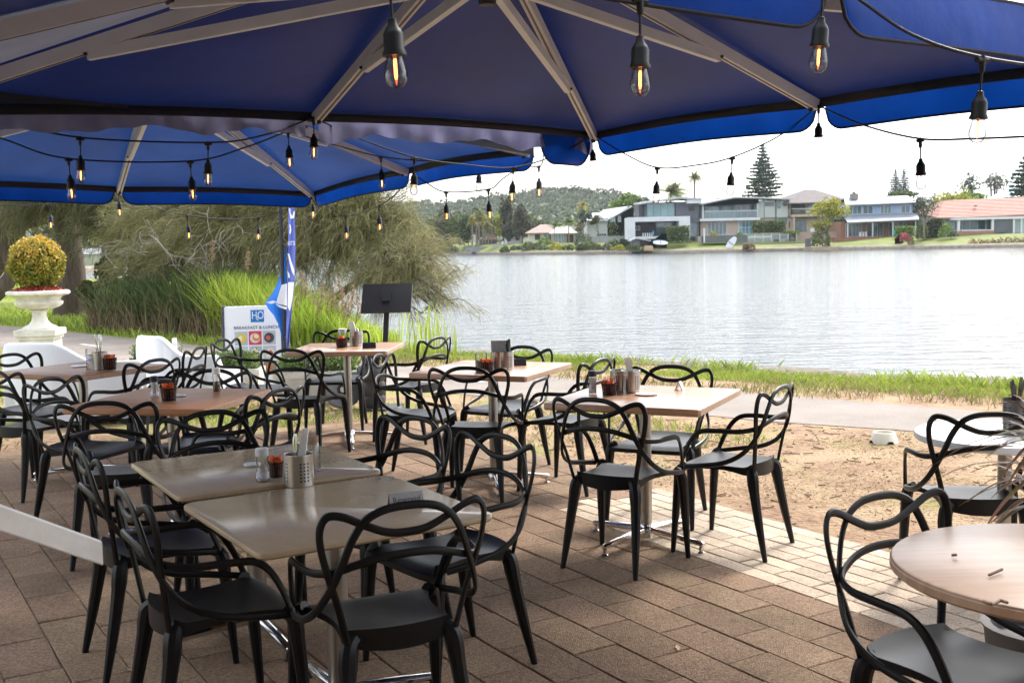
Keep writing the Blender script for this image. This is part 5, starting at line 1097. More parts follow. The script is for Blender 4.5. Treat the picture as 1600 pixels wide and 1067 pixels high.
# 3 hip roofed brown house
f = Fac(223, 1282, 'brown_roof_house', 'two storey beige house with a brown hipped tile roof')
f.box(1229,1326,316,340,2.0,14,'upper_wall',BEI); f.box(1232,1327,340,372,1.2,13.9,'lower_wall',BEI)
f.roof([(1225,316.5,0),(1334,316,0),(1334,311,15),(1225,311,15),(1272,293.5,7),(1287,293.5,7)],[(0,1,5,4),(1,2,5),(2,3,4,5),(3,0,4)],'roof',RFB,.25)
f.box(1240,1262,316.5,334,1.9,1.99,'loggia_recess',DRK); f.win(1241,1261,318,334,3,1,1.86,FRD,DRK); f.win(1268,1276,316,334,1,1,1.95,FRW,TEAL); f.win(1290,1312,318,330,3,1,1.95,FRW,PANE); f.win(1234.5,1237,316,325,1,1,1.95,FRD,PANE)
f.box(1236,1290,334.5,338.5,-.4,1.9,'balcony_slab',BEI); b = MB(); b.box(f.X(1237),f.X(1289),f.D-.3,f.D-.27,f.Z(334.5),f.Z(326)); bl = b.build('balcony_glass', mat('clear_balustrade_glass',(.3,.3,.3)), f.t, f.o, flatshade=True); _glass(bl.data.materials[0], (.72,.74,.73), .2); f.box(1237,1289,325.4,326,-.33,-.24,'handrail',FRW)
f.win(1245,1262,343,365,2,1,1.16,FRD,PANE); f.box(1239,1241.5,338.5,366,-.3,.2,'post',BEI); f.win(1234.5,1237,345,355,1,1,1.16,FRD,PANE); f.win(1292,1320,343,362,3,1,1.16,FRW,PANE)
f.box(1222,1300,362.5,378,-5.2,-4.9,'garden_wall',mat('pink_brick',(.42,.30,.25),(.35,.25,.21),nscale=2,world=True)); f.box(1257,1265,357,367,-4.6,-4.2,'white_garden_unit',WWL)
# 4 blue weatherboard house
f = Fac(214, 1382, 'blue_house', 'blue weatherboard house with a grey roof and brick verandah')
f.box(1325,1434,318,336,2.4,12,'upper_wall',BLUEW); f.box(1318,1432,345,372,2.0,11.9,'lower_wall',BRK)
f.roof([(1323,318.5,1.2),(1438,316.5,1.2),(1438,304.5,7),(1336,306.5,7),(1336,310,13),(1438,308,13)],[(0,1,2,3),(3,2,5,4)],'roof',RFG,.2)
f.roof([(1318,346.5,-2.6),(1428,344,-2.6),(1440,333,2.39),(1323,335.5,2.39)],[(0,1,2,3)],'verandah_roof',RFG,.2)
f.roof([(1432.5,317,2.3),(1441,309,2.3),(1472,338,2.3),(1472,352,2.3),(1432.5,352,2.3)],[(0,1,2,3,4)],'side_gable',WWL,.3)
for x0, x1, nv in ((1331,1352,3),(1354,1370,2),(1381.5,1399,3),(1414,1428,2)): f.win(x0,x1,320.5,333.5,nv,1,2.36,FRW,PANE)
for x0, x1, nv in ((1326,1336,1),(1337,1352,3),(1359,1385,3),(1394,1424,4)): f.win(x0,x1,348,369,nv,1,1.96,FRW,PANE)
for x in (1318.5,1357,1388,1423): f.box(x,x+1.3,346,370,-2.3,-2.1,'verandah_post',WWL)
f.box(1297,1428,369.5,378,-3.4,1.98,'brick_terrace',mat('terrace_brick',(.30,.13,.085),(.22,.095,.065),nscale=2.5,world=True))
f.box(1342.5,1353.5,300,309,5,6.4,'chimney',mat('chimney_brick',(.27,.23,.20),(.2,.17,.15),nscale=3,world=True)); f.box(1346,1350,297.5,300,5.4,6,'chimney_pot',GRY)
for k, x in enumerate((1339,1343.5,1348,1362,1369)): f.box(x,x+2.6,362,369,-1.6,-1.1,'verandah_chair',WWL if k < 3 else GRY)
f.box(1390.5,1399,360,369,-2.0,-1.2,'teal_chair',mat('teal_plastic',(.02,.42,.40)))
# 5 red roofed bungalow
f = Fac(204, 1545, 'red_roof_bungalow', 'low white bungalow with a pink red tiled hip roof')
f.box(1471,1640,337,366,1.6,12,'wall',mat('pale_teal_wall',(.42,.52,.54),(.48,.58,.60),nscale=.7,world=True))
f.roof([(1465,339,0),(1650,336,0),(1650,325,14),(1470,326,14),(1497,310,7),(1640,307,7)],[(0,1,5,4),(1,2,5),(2,3,4,5),(3,0,4)],'roof',RFR,.25)
f.box(1484,1594,339.5,343.2,-1.6,1.59,'verandah_awning',WWL); f.box(1491,1495,343.2,364,-1.4,-1,'verandah_post',WWL); f.box(1544,1547.5,343.2,364,-1.4,-1,'verandah_post',WWL); f.box(1577,1580,343.2,366,-1.4,-1,'verandah_post',WWL); f.box(1589,1591.5,343.2,366,-1.4,-1,'verandah_post',WWL)
f.win(1496,1545,343.6,358.6,4,1,1.56,FRW,PANE); f.box(1548,1577,343.4,364.5,-1.3,1.57,'charcoal_screen',GRY); f.win(1580.5,1589,344,358,1,1,1.56,FRW,PANE); f.box(1492,1548,360.6,367.5,-1.5,1.55,'brick_base',BRK); f.box(1498,1544,358.8,360.4,-1.3,1.54,'sill',WWL); f.win(1474,1481,345,360,1,1,1.56,FRW,DRK)
f.box(1533,1537,319.5,321.5,3.0,3.5,'roof_vent',GRY)
# 6 teal gable at the right edge
f = Fac(244, 1597, 'teal_gable_house', 'teal gabled house showing only its roof behind the red roof')
f.box(1576,1660,311,372,0,10,'wall',mat('teal_wall',(.23,.40,.44),(.28,.45,.48),nscale=.7,world=True)); f.roof([(1568,312,-.6),(1612,289,-.6),(1612,287,10),(1568,309,10)],[(0,1,2,3)],'roof',mat('teal_metal_roof',(.30,.46,.50),rough=.5),.3); f.roof([(1612,289,-.6),(1664,312,-.6),(1664,309,10),(1612,287,10)],[(0,1,2,3)],'roof',MATS['teal_metal_roof'],.3)
# 7 pale green gabled house, 8-10 bungalows
f = Fac(246, 955, 'pale_green_house', 'pale green two storey gabled house half hidden by trees')
f.box(918,990,343,380,.5,12,'wall',PALEG); f.roof([(950,343.3,.4),(984,322.5,.4),(991,328,.4),(991,372,.4),(950,372,.4)],[(0,1,2,3,4)],'gable_wall',PALEG,.3); f.roof([(936,335,0),(948,344,-.3),(988,322.5,-.3),(976,322.5,6),(948,326,8)],[(0,1,2,3,4)],'roof',RFW,.25); f.roof([(915,344,-.4),(950,344,-.4),(950,331,6),(925,331,6)],[(0,1,2,3)],'front_roof',RFW,.2)
f.win(943,951,340,347.5,2,1,.3,FRW,PANE); f.win(954,962,338,347,2,1,.3,FRW,TEAL); f.win(966,971,338,347,1,1,.3,FRW,PANE); f.win(932,948,364.5,369,4,1,.3,FRW,DRK); f.box(948.6,950.4,316,325,2,2.6,'flue',GRY)
f = Fac(258, 845, 'brown_roof_bungalow', 'cream bungalow with a brown hipped roof between the palms')
f.box(826,868,362,381,.5,10,'wall',CREAMW); f.roof([(820,364,-.4),(872,364,-.4),(868,351,5),(846,350,5),(830,360,10)],[(0,1,2,3),(3,4,0)],'roof',mat('far_brown_roof',(.20,.13,.105),(.26,.175,.145),nscale=1,world=True),.2); f.win(836,844,366,375,2,1,.45,FRD,DRK); f.win(850,862,366,376,2,1,.45,FRW,PANE)
f = Fac(252, 881, 'pale_roof_bungalow', 'small pale roofed bungalow behind two palms')
f.box(863,899,363,382,.5,9,'wall',BEI); f.roof([(858,364,-.5),(903,364,-.5),(898,358,6),(890,351.5,3),(872,354,5)],[(0,1,2,3,4)],'roof',CREAMW,.2); f.win(866,872,365,379,1,1,.45,FRW,TEAL); f.win(873,881,365,379,2,1,.45,FRW,TEAL); f.win(886,896,367,380,2,1,.45,FRD,DRK)
f = Fac(272, 802, 'white_cottage', 'small white gabled cottage behind the dark trees')
f.box(788,818,366,384,.5,8,'wall',WWL); f.roof([(784,366,-.3),(803,354,-.3),(803,352,8),(784,364,8)],[(0,1,2,3)],'roof',RFG,.2); f.roof([(803,354,-.3),(822,366,-.3),(822,364,8),(803,352,8)],[(0,1,2,3)],'roof',RFG,.2); f.win(806,812,368,376,1,1,.45,FRD,DRK)
f = Fac(290, 762, 'brown_hut', 'small brown roofed hut behind the palm trunks')
f.box(750,776,374,385,.4,5,'wall',GRY); f.roof([(753,374,-.3),(776,374,-.3),(770,366,3),(763,366,3)],[(0,1,2,3)],'roof',mat('thatch_brown',(.30,.2,.12),rough=1),.2)

# garden walls, fences, boats
def farbox(D, x0, x1, y0, y1, depth, name, label, cat, m, parts=None):
    f = Fac(D, (x0+x1)/2, name, label, cat); f.box(x0,x1,y0,y1,0,depth,'wall_body',m); return f
f = farbox(276, 727,772,386,393.5,3,'retaining_wall','long grey retaining wall below the palm cluster','wall',mat('grey_blockwork',(.27,.27,.27),(.2,.2,.2),nscale=1.2,world=True))
f = farbox(268, 770,800,382,392,2,'retaining_wall','paler retaining wall with steps right of the palm cluster','wall',mat('pale_blockwork',(.40,.39,.38),(.3,.29,.28),nscale=1.2,world=True)); f.box(784,786,377,382,0,.3,'post',WWL); f.box(790,792,375,383,0,.3,'post',WWL)
f = Fac(238, 945, 'paling_fence', 'grey paling fence behind the shoreline shrubs', 'fence')
for k in range(22): f.box(913+k*3,915.6+k*3,369+(k%2)*.4,381,0,.12,'paling',mat('grey_paling',(.30,.31,.33),(.36,.37,.39),nscale=.8,world=True))
f.box(913,979,371.5,372.5,.125,.22,'rail',MATS['grey_paling'])
f = Fac(214, 1190, 'pool_fence', 'glass pool fence in front of the balcony house', 'fence')
for k in range(9):
    b = MB(); x0, x1 = f.X(1128+k*13), f.X(1128+k*13+12); b.box(x0,x1,f.D,f.D+.03,f.Z(378),f.Z(366)); o = b.build('glass_panel', mat('pool_glass',(.5,.6,.6)), f.t, f.o, flatshade=True)
    f.box(1128+k*13+12.1,1128+k*13+12.9,365.5,378,-.02,.05,'post',FRW)
_glass(MATS['pool_glass'], (.62,.70,.72), .3)
f = Fac(213, 1132, 'stone_planter_bed', 'dark planted terrace bed behind the lying white boat', 'planter'); f.box(1100,1168,368,379,0,3,'bed_wall',mat('dark_bed',(.07,.08,.08),(.12,.13,.12),nscale=2,world=True)); 
b = Fac(213, 1100, 'white_post', 'white post at the edge of the lawn before the balcony house', 'post'); b.box(1099.2,1101.4,358,379,-.2,.1,'post_shaft',WWL); b.box(1098.9,1101.7,357,358,-.25,.15,'post_cap',WWL)
f = Fac(211, 1000, 'boat_shed', 'small charcoal boat shed at the waterline', 'shed'); f.box(988,1000,373.5,393.5,0,4,'wall',GRY)
f.roof([(985,376,-.3),(994,371.5,-.3),(994,370.5,4.4),(985,375,4.4)],[(0,1,2,3)],'roof',RFG,.2); f.roof([(994,371.5,-.3),(1017,376,-.3),(1017,375,4.4),(994,370.5,4.4)],[(0,1,2,3)],'roof',RFW,.2); f.box(1000.2,1015,377,386,2,4,'lean_to',DRK)
f = Fac(214, 1022, 'boat_ramp_wall', 'dark sloping side wall beside the boat shed', 'wall'); f.roof([(1008,384,0),(1034,366,0),(1042,366,0),(1042,384,0)],[(0,1,2,3)],'wall_body',GRY,.5)
def hull(px, py, D, ln, wd, ht, label, name, cat, rot, m):
    p = at(px, py, D); t = thing(name, label, cat, p); b = MB(); n = 12
    for i in range(n+1):
        u = i/n; w_ = wd/2*math.sin(math.pi*min(1,max(.02,u*.80+.10)))**.7*(1 if u < .98 else .6); z0 = -ht*.5*math.sin(math.pi*min(1,u*.9+.05))
        for a in (-1,-.75,0,.75,1): b.v.append(((u-.5)*ln, w_*a, ht*.3+(z0-ht*.3)*(1-abs(a)**2.5)))
    for i in range(n):
        for j in range(4): b.f.append((i*5+j,i*5+j+1,i*5+6+j,i*5+5+j))
        b.f.append((i*5+4,i*5,i*5+5,i*5+9))
    b.f.append((0,1,2,3,4)); b.f.append(tuple(n*5+j for j in (4,3,2,1,0))); h = b.build('hull', m, t, sharp=60); b = MB(); b.box(-ln*.02,ln*.02,-wd*.44,wd*.44,ht*.305,ht*.36); b.build('thwart', GRY, t); t.rotation_euler = rot
hull(1032,380.5,211,2.8,.9,.85,'white kayak lying on the lawn beside the shed','kayak','kayak',(.9,.05,.1),WWL)
hull(1030,378.5,213,2.6,.8,.6,'blue kayak behind the white one by the shed','kayak','kayak',(.9,0,.25),mat('blue_hull',(.06,.28,.50)))
hull(1142,381,209,3.0,1.3,1.1,'white dinghy leaning on its stern on the green bank','dinghy','boat',(R(70),R(-52),.2),WWL)
f = Fac(210,1014,'sandstone_steps','low sandstone block beside the boat shed','steps'); f.box(1006,1020,386,391.5,-.5,2,'lower_step',mat('sandstone',(.50,.38,.22),(.42,.3,.17),nscale=1.5,world=True)); f.box(1008,1020,384,386,.5,2,'upper_step',MATS['sandstone'])
f = farbox(205,1150,1258,379.5,381.5,.6,'timber_edging','timber edging along the bank right of the dinghy','edging',mat('timber_grey',(.25,.22,.18),rough=.9))
SAND = mat('sandstone_wall', (.44,.34,.25), (.33,.25,.18), rough=.9, nscale=2.2, world=True, bump=.5, bscale=5)
farbox(203,1259,1400,385,390.5,1.2,'seawall','sandstone seawall below the blue house lawn','seawall',SAND)
f = Fac(198, 1500, 'seawall', 'curved rubble seawall below the red roofed bungalow', 'seawall')
for k in range(26): f.box(1430+k*6.6,1436.4+k*6.6,383.5-k*.12+(k%3)*.3,389.5-k*.15,-.3-k*.25-(k%2)*.1,1.2,'stone_block',SAND)
f = Fac(202, 1264, 'fence_panel', 'short grey fence panel by the yellow tree', 'fence'); f.box(1258.5,1267,373,386,0,.25,'panel',GRY)
f = Fac(199, 1407, 'fence_panel', 'grey slanting fence panel left of the pink bush', 'fence'); f.roof([(1398,372,0),(1410,365,0),(1412,384,0),(1398,386,0)],[(0,1,2,3)],'panel',mat('weathered_panel',(.30,.29,.28),(.38,.37,.35),nscale=1,world=True),.2)
# low timber rail far left
f = Fac(64, 60, 'timber_barrier', 'low dark timber barrier along the far left shore', 'fence'); f.box(-80,240,441.5,446.5,0,.12,'rail',mat('dark_timber',(.06,.05,.04),rough=.9))
for k in range(9): f.box(-70+k*36,-66.5+k*36,440,452,.125,.3,'post',MATS['dark_timber'])
# ------------------------------------------------------------------ the cafe behind the terrace
def cafe():
    t = thing('cafe_building', 'cafe building with folding glass doors behind the terrace', 'building', (0,-3.4,0)); og = Vector((0,-3.4,0))
    WL = mat('cafe_render', (.20,.17,.14), (.26,.22,.18), rough=.9, nscale=2); TM = mat('shade_overhang_timber', (.10,.065,.04), (.07,.045,.03), rough=.6, nscale=3, stretch=(1,8,8))
    m = MB(); m.box(-9,-5,-3.6,-3.4,0,3.3); m.box(4.5,7.5,-3.6,-3.4,0,3.3); m.box(-4.999,4.499,-3.6,-3.4,2.6,3.3); m.box(-9,7.5,-9,-3.601,3.3,3.45); m.box(-9,-8.8,-9,-3.601,0,3.299); m.box(7.3,7.5,-9,-3.601,0,3.299); m.box(-8.799,7.299,-9,-8.8,0,3.299); m.build('wall', WL, t, og, flatshade=True)
    m = MB(); m.box(-9.2,7.7,-3.7,1.25,3.46,3.6); m.box(-9.2,7.7,1.15,1.249,3.3,3.459); m.build('roof', TM, t, og, flatshade=True)  # unseen overhang drawn out past the camera to shade the foreground
    for k in range(9):
        x = -4.95+k*1.05; m = MB(); m.box(x,x+.06,-3.52,-3.45,0,2.6); m.box(x+.061,x+1.04,-3.52,-3.45,0,.1); m.box(x+.061,x+1.04,-3.52,-3.45,2.5,2.6); d = m.build('door', FRD, t, og, flatshade=True)
        m = MB(); m.box(x+.061,x+1.04,-3.49,-3.48,.101,2.499); m.build('pane', PANE, d, og, flatshade=True)
    for x in (-8.5,-3.1,2.3,7.2):
        m = MB(); m.box(x,x+.12,1.16,1.23,0,3.299); m.build('post', TM, t, og, flatshade=True)
cafe()
# ------------------------------------------------------------------ far trees
def leafmat(n, a, b): return mat(n, a, b, rough=.7, nscale=.35, world=True, island=.45, trans=.22, hue=.012)
L_OLIVE = leafmat('olive_leaf',(.075,.085,.028),(.125,.125,.045)); L_DARK = leafmat('dark_leaf_green',(.035,.055,.022),(.07,.09,.035)); L_MID = leafmat('mid_green_leaf',(.06,.10,.022),(.12,.16,.04)); L_YEL = leafmat('yellow_green_leaf',(.24,.26,.018),(.36,.34,.035)); L_BRI = leafmat('bright_green_leaf',(.11,.19,.025),(.18,.26,.045)); L_GRY = leafmat('grey_green_leaf',(.095,.115,.075),(.15,.165,.11)); L_PALM = leafmat('palm_leaf',(.10,.15,.03),(.20,.22,.05)); L_PYEL = leafmat('yellow_palm_leaf',(.28,.25,.03),(.24,.24,.05)); L_BLUE = leafmat('pine_needle',(.05,.085,.055),(.08,.115,.075)); L_PINK = leafmat('pink_flower',(.55,.10,.16),(.30,.14,.06)); L_BROWN = leafmat('dry_frond',(.30,.20,.10),(.22,.15,.08))
TRK = mat('far_trunk', (.17,.14,.115), (.26,.22,.18), rough=.9, nscale=1.5, world=True)
def tree(px0, px1, py0, py1, D, label, m, cl=16, lv=90, ls=.55, name='broadleaf_tree', trunk=None, group='trees across the lake', flat=.15, gap=.0):
    """crown fills the box of the photo px0..px1, py0..py1 at distance D; trunk: (px, py of the foot)"""
    a, b = at(px0, py1, D), at(px1, py0, D); cx = (a.x+b.x)/2; rx = (b.x-a.x)/2; z0, z1 = a.z, b.z; cz = (z0+z1)/2; rz_ = (z1-z0)/2
    foot = at(trunk[0], trunk[1], D) if trunk else Vector((cx, D, min(z0-.2, 1.2))); t = thing(name, label, 'tree', foot, 0, group); og = foot
    d = rng.normal(size=(cl,3)); d /= np.linalg.norm(d,axis=1)[:,None]; r = rng.uniform(.35,.86,(cl,1)); cc = np.array([cx,D,cz])+d*r*np.array([rx,rx*.8,rz_])
    pts = []
    for c in cc:
        k = rng.normal(size=(lv,3)); k /= np.linalg.norm(k,axis=1)[:,None]; s = rng.uniform(.5,1,(lv,1))**.5; rr = rng.uniform(.24,.40); pts.append(c+k*s*np.array([rx*rr*1.15,rx*rr,rz_*rr*1.0]))
    quads(np.concatenate(pts), ls, .7, 'crown', m, t, og, flat)
    b_ = MB(); top = Vector((cx, D, cz)); h = (top-foot).length; b_.tube(spline([foot, foot.lerp(top,.45)+Vector((random.uniform(-.04,.04)*h,0,0)), top],4), [h*.035*(1-.07*i) for i in range(9)], 7)
    for c in cc[:7]: b_.tube(spline([foot.lerp(top,.45), foot.lerp(Vector(c),.7)+Vector((0,0,.1)), Vector(c)],3), [h*.018*(1-.1*i) for i in range(7)], 5)
    b_.build('trunk', TRK, t, og, sharp=80); return t
def norfolk(px, py0, py1, D, hw, label, m=L_BLUE, tiers=15, name='norfolk_pine'):
    a, b = at(px, py1, D), at(px, py0, D); H = b.z-a.z; rmax = hw*D/FOC; og = Vector((a.x, D, min(a.z, 1.4))); t = thing(name, label, 'pine tree', og, 0, 'tall pines across the lake'); tw = MB(); tw.tube([og, Vector((a.x,D,b.z))], [.35,.05], 8); pts = []
    for k in range(tiers):
        u = k/(tiers-1); z = a.z+H*(.02+.95*u); rr = rmax*(1-u)**.72*(1 if u > .12 else .8+u)+.15; n = 9 if u < .7 else 6
        for q in range(n):
            an = 6.283*(q+.5*(k%2)+random.uniform(-.25,.25))/n; L_ = rr*random.uniform(.72,1.12); p0 = Vector((a.x,D,z)); p1 = p0+Vector((math.cos(an)*L_, math.sin(an)*L_, L_*.12-.06*rmax*(1-u))); tw.tube([p0,p1], [.07,.02], 4)
            kk = max(10,int(52*L_/rmax)); s = rng.uniform(.12,1.03,kk)**.8; pp = np.array(p0)+np.outer(s, np.array(p1-p0)); w_ = .11*rmax*np.minimum(1,(1.25-s)); pts.append(pp+rng.normal(size=(kk,3))*np.c_[w_*.8,w_*.8,w_*.32])
    pts.append(np.array([a.x,D,b.z-.2])+rng.normal(size=(30,3))*np.array([.12,.12,.5]))
    tw.build('trunk', TRK, t, og, sharp=80); quads(np.concatenate(pts), max(.45,.62*rmax/4.0), .6, 'crown', m, t, og, .3)
def palm(px, pyc, pyf, D, fl, label, m=L_PALM, nf=22, droop=.7, tr=.16, px_foot=None, skirt=False, up=.9, name='palm_tree', kids=None):
    top = at(px, pyc, D); ft = at(px_foot or px, pyf, D); t = thing(name, label, 'palm tree', ft, 0, 'palms across the lake'); b = MB(); b.tube(spline([ft, ft.lerp(top,.5)+Vector((random.uniform(-.1,.1),0,0)), top],4), [tr*(1.15-.03*i) for i in range(9)], 7); b.build('trunk', TRK, t, ft, sharp=80); b = MB(); dry = MB()
    for k in range(nf):
        an = random.uniform(0,6.283); el = random.uniform(-.75 if skirt else -.25, up*1.35); L_ = fl*random.uniform(.8,1.1); d = Vector((math.cos(an)*math.cos(el), math.sin(an)*math.cos(el), math.sin(el))); sd = Vector((-math.sin(an),math.cos(an),0)); tgt = dry if (skirt and el < -.35) else b; pr = []
        for i in range(8):
            s = i/7; p = top+d*L_*s+Vector((0,0,-droop*L_*s*s*.75)); pr.append(p)
        for i in range(1,8):
            s = i/7; w_ = fl*.26*math.sin(math.pi*min(1,.12+s*.86))**.8; t0 = (pr[i]-pr[i-1])
            for q in (-1,1):
                for j in range(2):
                    c = pr[i-1].lerp(pr[i], j*.5); e_ = c+sd*q*w_+t0*.9+Vector((0,0,-w_*.45)); tgt.add([c, c+t0*.42, e_], [(0,1,2)])
    b.build('fronds', m, t, ft, flatshade=True)
    if dry.v: dry.build('dry_fronds', L_BROWN, t, ft, flatshade=True)
def bush(px0, px1, py0, py1, D, label, m, n=500, ls=.35, name='shrub', group='shrubs along the far shore', boxy=False):
    a, b = at(px0, py1, D), at(px1, py0, D); c = np.array([(a.x+b.x)/2, D, a.z]); rx, h = (b.x-a.x)/2, b.z-a.z; og = Vector(c); t = thing(name, label, 'hedge' if boxy else 'shrub', og, 0, group)
    if boxy: P_ = c+rng.uniform([-rx,-1,0],[rx,1,h],(n,3))
    else:
        d = rng.normal(size=(n,3)); d /= np.linalg.norm(d,axis=1)[:,None]; d[:,2] = np.abs(d[:,2]); k = np.sin(d[:,0]*5+px0)*.10+np.sin(d[:,1]*7)*.08; P_ = c+d*np.array([rx,min(rx,2.2),h])*(rng.uniform(.55,1,n)**.5+k)[:,None]
    quads(P_, ls, .7, 'foliage', m, t, og)
    s = MB(); 
    for k in range(4): s.tube([Vector((og.x+rx*.5*(k/1.5-1), D, og.z-.3)), Vector((og.x+rx*.6*(k/1.5-1), D, og.z+h*.6))], .05, 5)
    s.build('stems', TRK, t, og)
ORDL = ['first','second','third','fourth','fifth','sixth','seventh','eighth','ninth','tenth','eleventh','twelfth','thirteenth','fourteenth']
tree(678,726,326,376,312,'big round olive tree at the left end of the far shore',L_OLIVE,20,110,.75,trunk=(708,389))
tree(716,748,345,378,300,'small bright green tree left of the palm cluster',L_BRI,12,80,.6,trunk=(733,388))
for k,(px,pc,pf,m) in enumerate([(738,345,386,L_PYEL),(744,338,386,L_PYEL),(749,333,386,L_PALM),(754,342,386,L_PYEL),(758,347,386,L_PYEL),(763,352,387,L_PYEL),(768,340,386,L_PALM),(773,350,386,L_PYEL)]): palm(px,pc,pf,284+k,2.6,f'{ORDL[k]} of the slim yellowish palms clustered behind the grey wall',m,20,.75,.20)
tree(772,792,334,368,282,'yellow green tree between the palms and the dark pines',L_YEL,10,80,.6,trunk=(780,386))
def she_oak(px0,px1,py0,py1,D,foot,label):
    t = tree(px0,px1,py0,py1,D,label,L_GRY2,26,90,.55,name='she_oak',trunk=foot); return t
L_GRY2 = leafmat('she_oak_leaf',(.060,.066,.036),(.10,.10,.06))
she_oak(779,800,301,362,274,(788,388),'tall narrow dark tree left of its wider twin'); she_oak(798,836,307,374,272,(815,387),'tall wide dark tree overhanging the shore left of the bungalows'); she_oak(783,806,345,382,270,(794,389),'lower dark tree leaning at the foot of the tall ones')
palm(867,352,382,248,2.3,'small palm in front of the brown roofed bungalow',L_PALM,18,.7,.13); palm(889,347,381,247,2.5,'small palm in front of the pale roofed bungalow',L_PALM,20,.7,.13); palm(910,320,372,246,2.2,'yellow topped palm left of the pale green house',L_PYEL,20,.9,.15)
tree(902,926,328,348,245,'small grey gum in front of the pale green house',L_GRY,9,60,.5,trunk=(905,378)); tree(921,942,337,358,243,'hanging grey foliage at the corner of the pale green house',L_OLIVE,8,80,.5,trunk=(938,380)); tree(948,966,347,372,240,'small bushy tree before the pale green house',L_MID,9,80,.45,trunk=(957,382)); tree(970,980,352,370,238,'slim green tree left of the modern house',L_MID,6,60,.4,trunk=(975,381))
tree(952,1004,301,332,290,'broad bright yellow green tree behind the pale green house',L_BRI,20,100,.8,trunk=(978,372)); tree(988,1014,308,338,250,'bushy tree at the left side of the modern house',L_OLIVE,12,90,.55,trunk=(1000,372))
palm(1048,300,372,250,5.4,'feathery palm rising behind the modern house roof',L_PALM,26,.55,.22,up=.8); palm(1085,277,372,262,3.0,'tall fan palm standing clear against the sky',L_PALM,34,.55,.24,skirt=True,up=1.0)
norfolk(1192,230,308,285,33,'tall broad norfolk pine behind the balcony house',tiers=15); norfolk(1399,266,304,330,13,'left one of the two slim pines behind the blue house',L_BLUE,14); norfolk(1412,265,304,330,13,'right one of the two slim pines behind the blue house',L_BLUE,14); norfolk(1606,240,312,235,38,'dark pine cut by the right edge',L_BLUE,12)
tree(1262,1328,308,352,206,'yellow green tree spreading before the brown roofed house',L_YEL,22,85,.42,trunk=(1293,384)); tree(1258,1300,343,360,204,'low yellow green bough of foliage left of the yellow tree',L_YEL,10,80,.40,trunk=(1290,384)); bush(1268,1298,358,385,205,'dark green shrub at the foot of the yellow tree',L_MID,600,.4)
tree(1424,1464,296,346,200,'light grey green tree in front of the blue house gable',L_GRY,16,70,.34,trunk=(1444,372))
tree(1380,1430,295,312,300,'dark green crown behind the blue house ridge',L_MID,16,90,.7); tree(1444,1532,292,342,255,'yellow green trees rising behind the red roof, left crown',L_YEL,20,100,.6); tree(1490,1548,296,326,262,'bright green crown behind the red roof',L_BRI,18,100,.6); tree(1497,1540,270,306,285,'airy gum tree against the sky above the red roof, left one',L_GRY,13,60,.55,trunk=(1520,372)); tree(1534,1572,266,306,282,'airy gum tree against the sky above the red roof, right one',L_GRY,13,60,.55,trunk=(1552,372)); tree(1588,1612,306,330,222,'brown tinged tree at the right edge behind the roof',L_BROWN,9,60,.5)
bush(1041,1077,353,378,215,'tall clipped box hedge beside the modern house',L_MID,2600,.32,'clipped_hedge',boxy=True); bush(1176,1218,345,364,219,'clipped hedge below the balcony house windows',L_MID,2600,.32,'clipped_hedge',boxy=True); bush(1218,1228,344,364,218,'rounded shrub at the right end of the clipped hedge',L_MID,500,.32); bush(1222,1248,361,366,217,'low clipped hedge before the beige house',L_BRI,800,.28,'clipped_hedge',boxy=True); bush(1400,1428,353,369,207,'small clipped hedge on the blue house terrace',L_BRI,1600,.28,'clipped_hedge',boxy=True); bush(1446,1471,342,371,203,'tall dense hedge between the blue house and the bungalow',L_DARK,2400,.34,'clipped_hedge',boxy=True); bush(1430,1450,347,373,201,'dark rounded shrub beside the tall hedge',L_MID,700,.34); bush(1466,1492,349,370,198,'leafy shrub at the left corner of the bungalow',L_BRI,700,.34); bush(1483,1498,361,369,197,'small grey bush below the bungalow window',L_GRY,250,.28); bush(1406,1421,363,377,196,'pink flowering bush by the slanting fence panel',L_PINK,500,.30); bush(1418,1428,368,382,196,'dry bush right of the pink bush',L_BROWN,240,.28)
bush(814,842,377,392,247,'dark shrub left of the shoreline bungalow',L_MID,600,.42); bush(838,862,370,384,250,'green shrub before the brown roofed bungalow',L_BRI,500,.4); bush(866,900,381,391,243,'yellowish low growth on the bungalow bank',L_YEL,500,.35); bush(896,925,362,384,236,'grey green shrub right of the bungalows',L_GRY,600,.42); bush(900,940,377,390,228,'long dark shrub on the far shore before the fence',L_MID,900,.4); bush(948,968,374,390,222,'rounded green shrub left of the boat shed',L_MID,600,.36); bush(964,987,373,388,219,'darker shrub touching the boat shed',L_DARK,700,.36); bush(1040,1080,377,380,212,'low hedge foot along the lawn',L_MID,500,.25,boxy=True); bush(1160,1170,380,391,206,'dry brown grass clump on the bank',L_BROWN,220,.3); bush(1166,1180,378,391,206,'taller dry grass clump right of the dinghy',L_BROWN,260,.3); bush(680,728,384,393,318,'low growth at the left end of the far shore',L_BRI,600,.5); bush(1150,1162,362,372,214,'small bright plant on the terrace',L_BRI,200,.3); bush(1108,1122,362,371,214,'yellowish plant on the terrace left',L_YEL,200,.3)
for k in range(14):
    x0 = 1510+k*14; bush(x0, x0+20, 374-k*.6, 388-k*.4, 189-k*.6, f'dry reed clump below the red roofed bungalow, {ORDL[k]} from the left', L_BROWN, 260, .30, 'dry_reed_clump', 'dry reeds on the far shore')
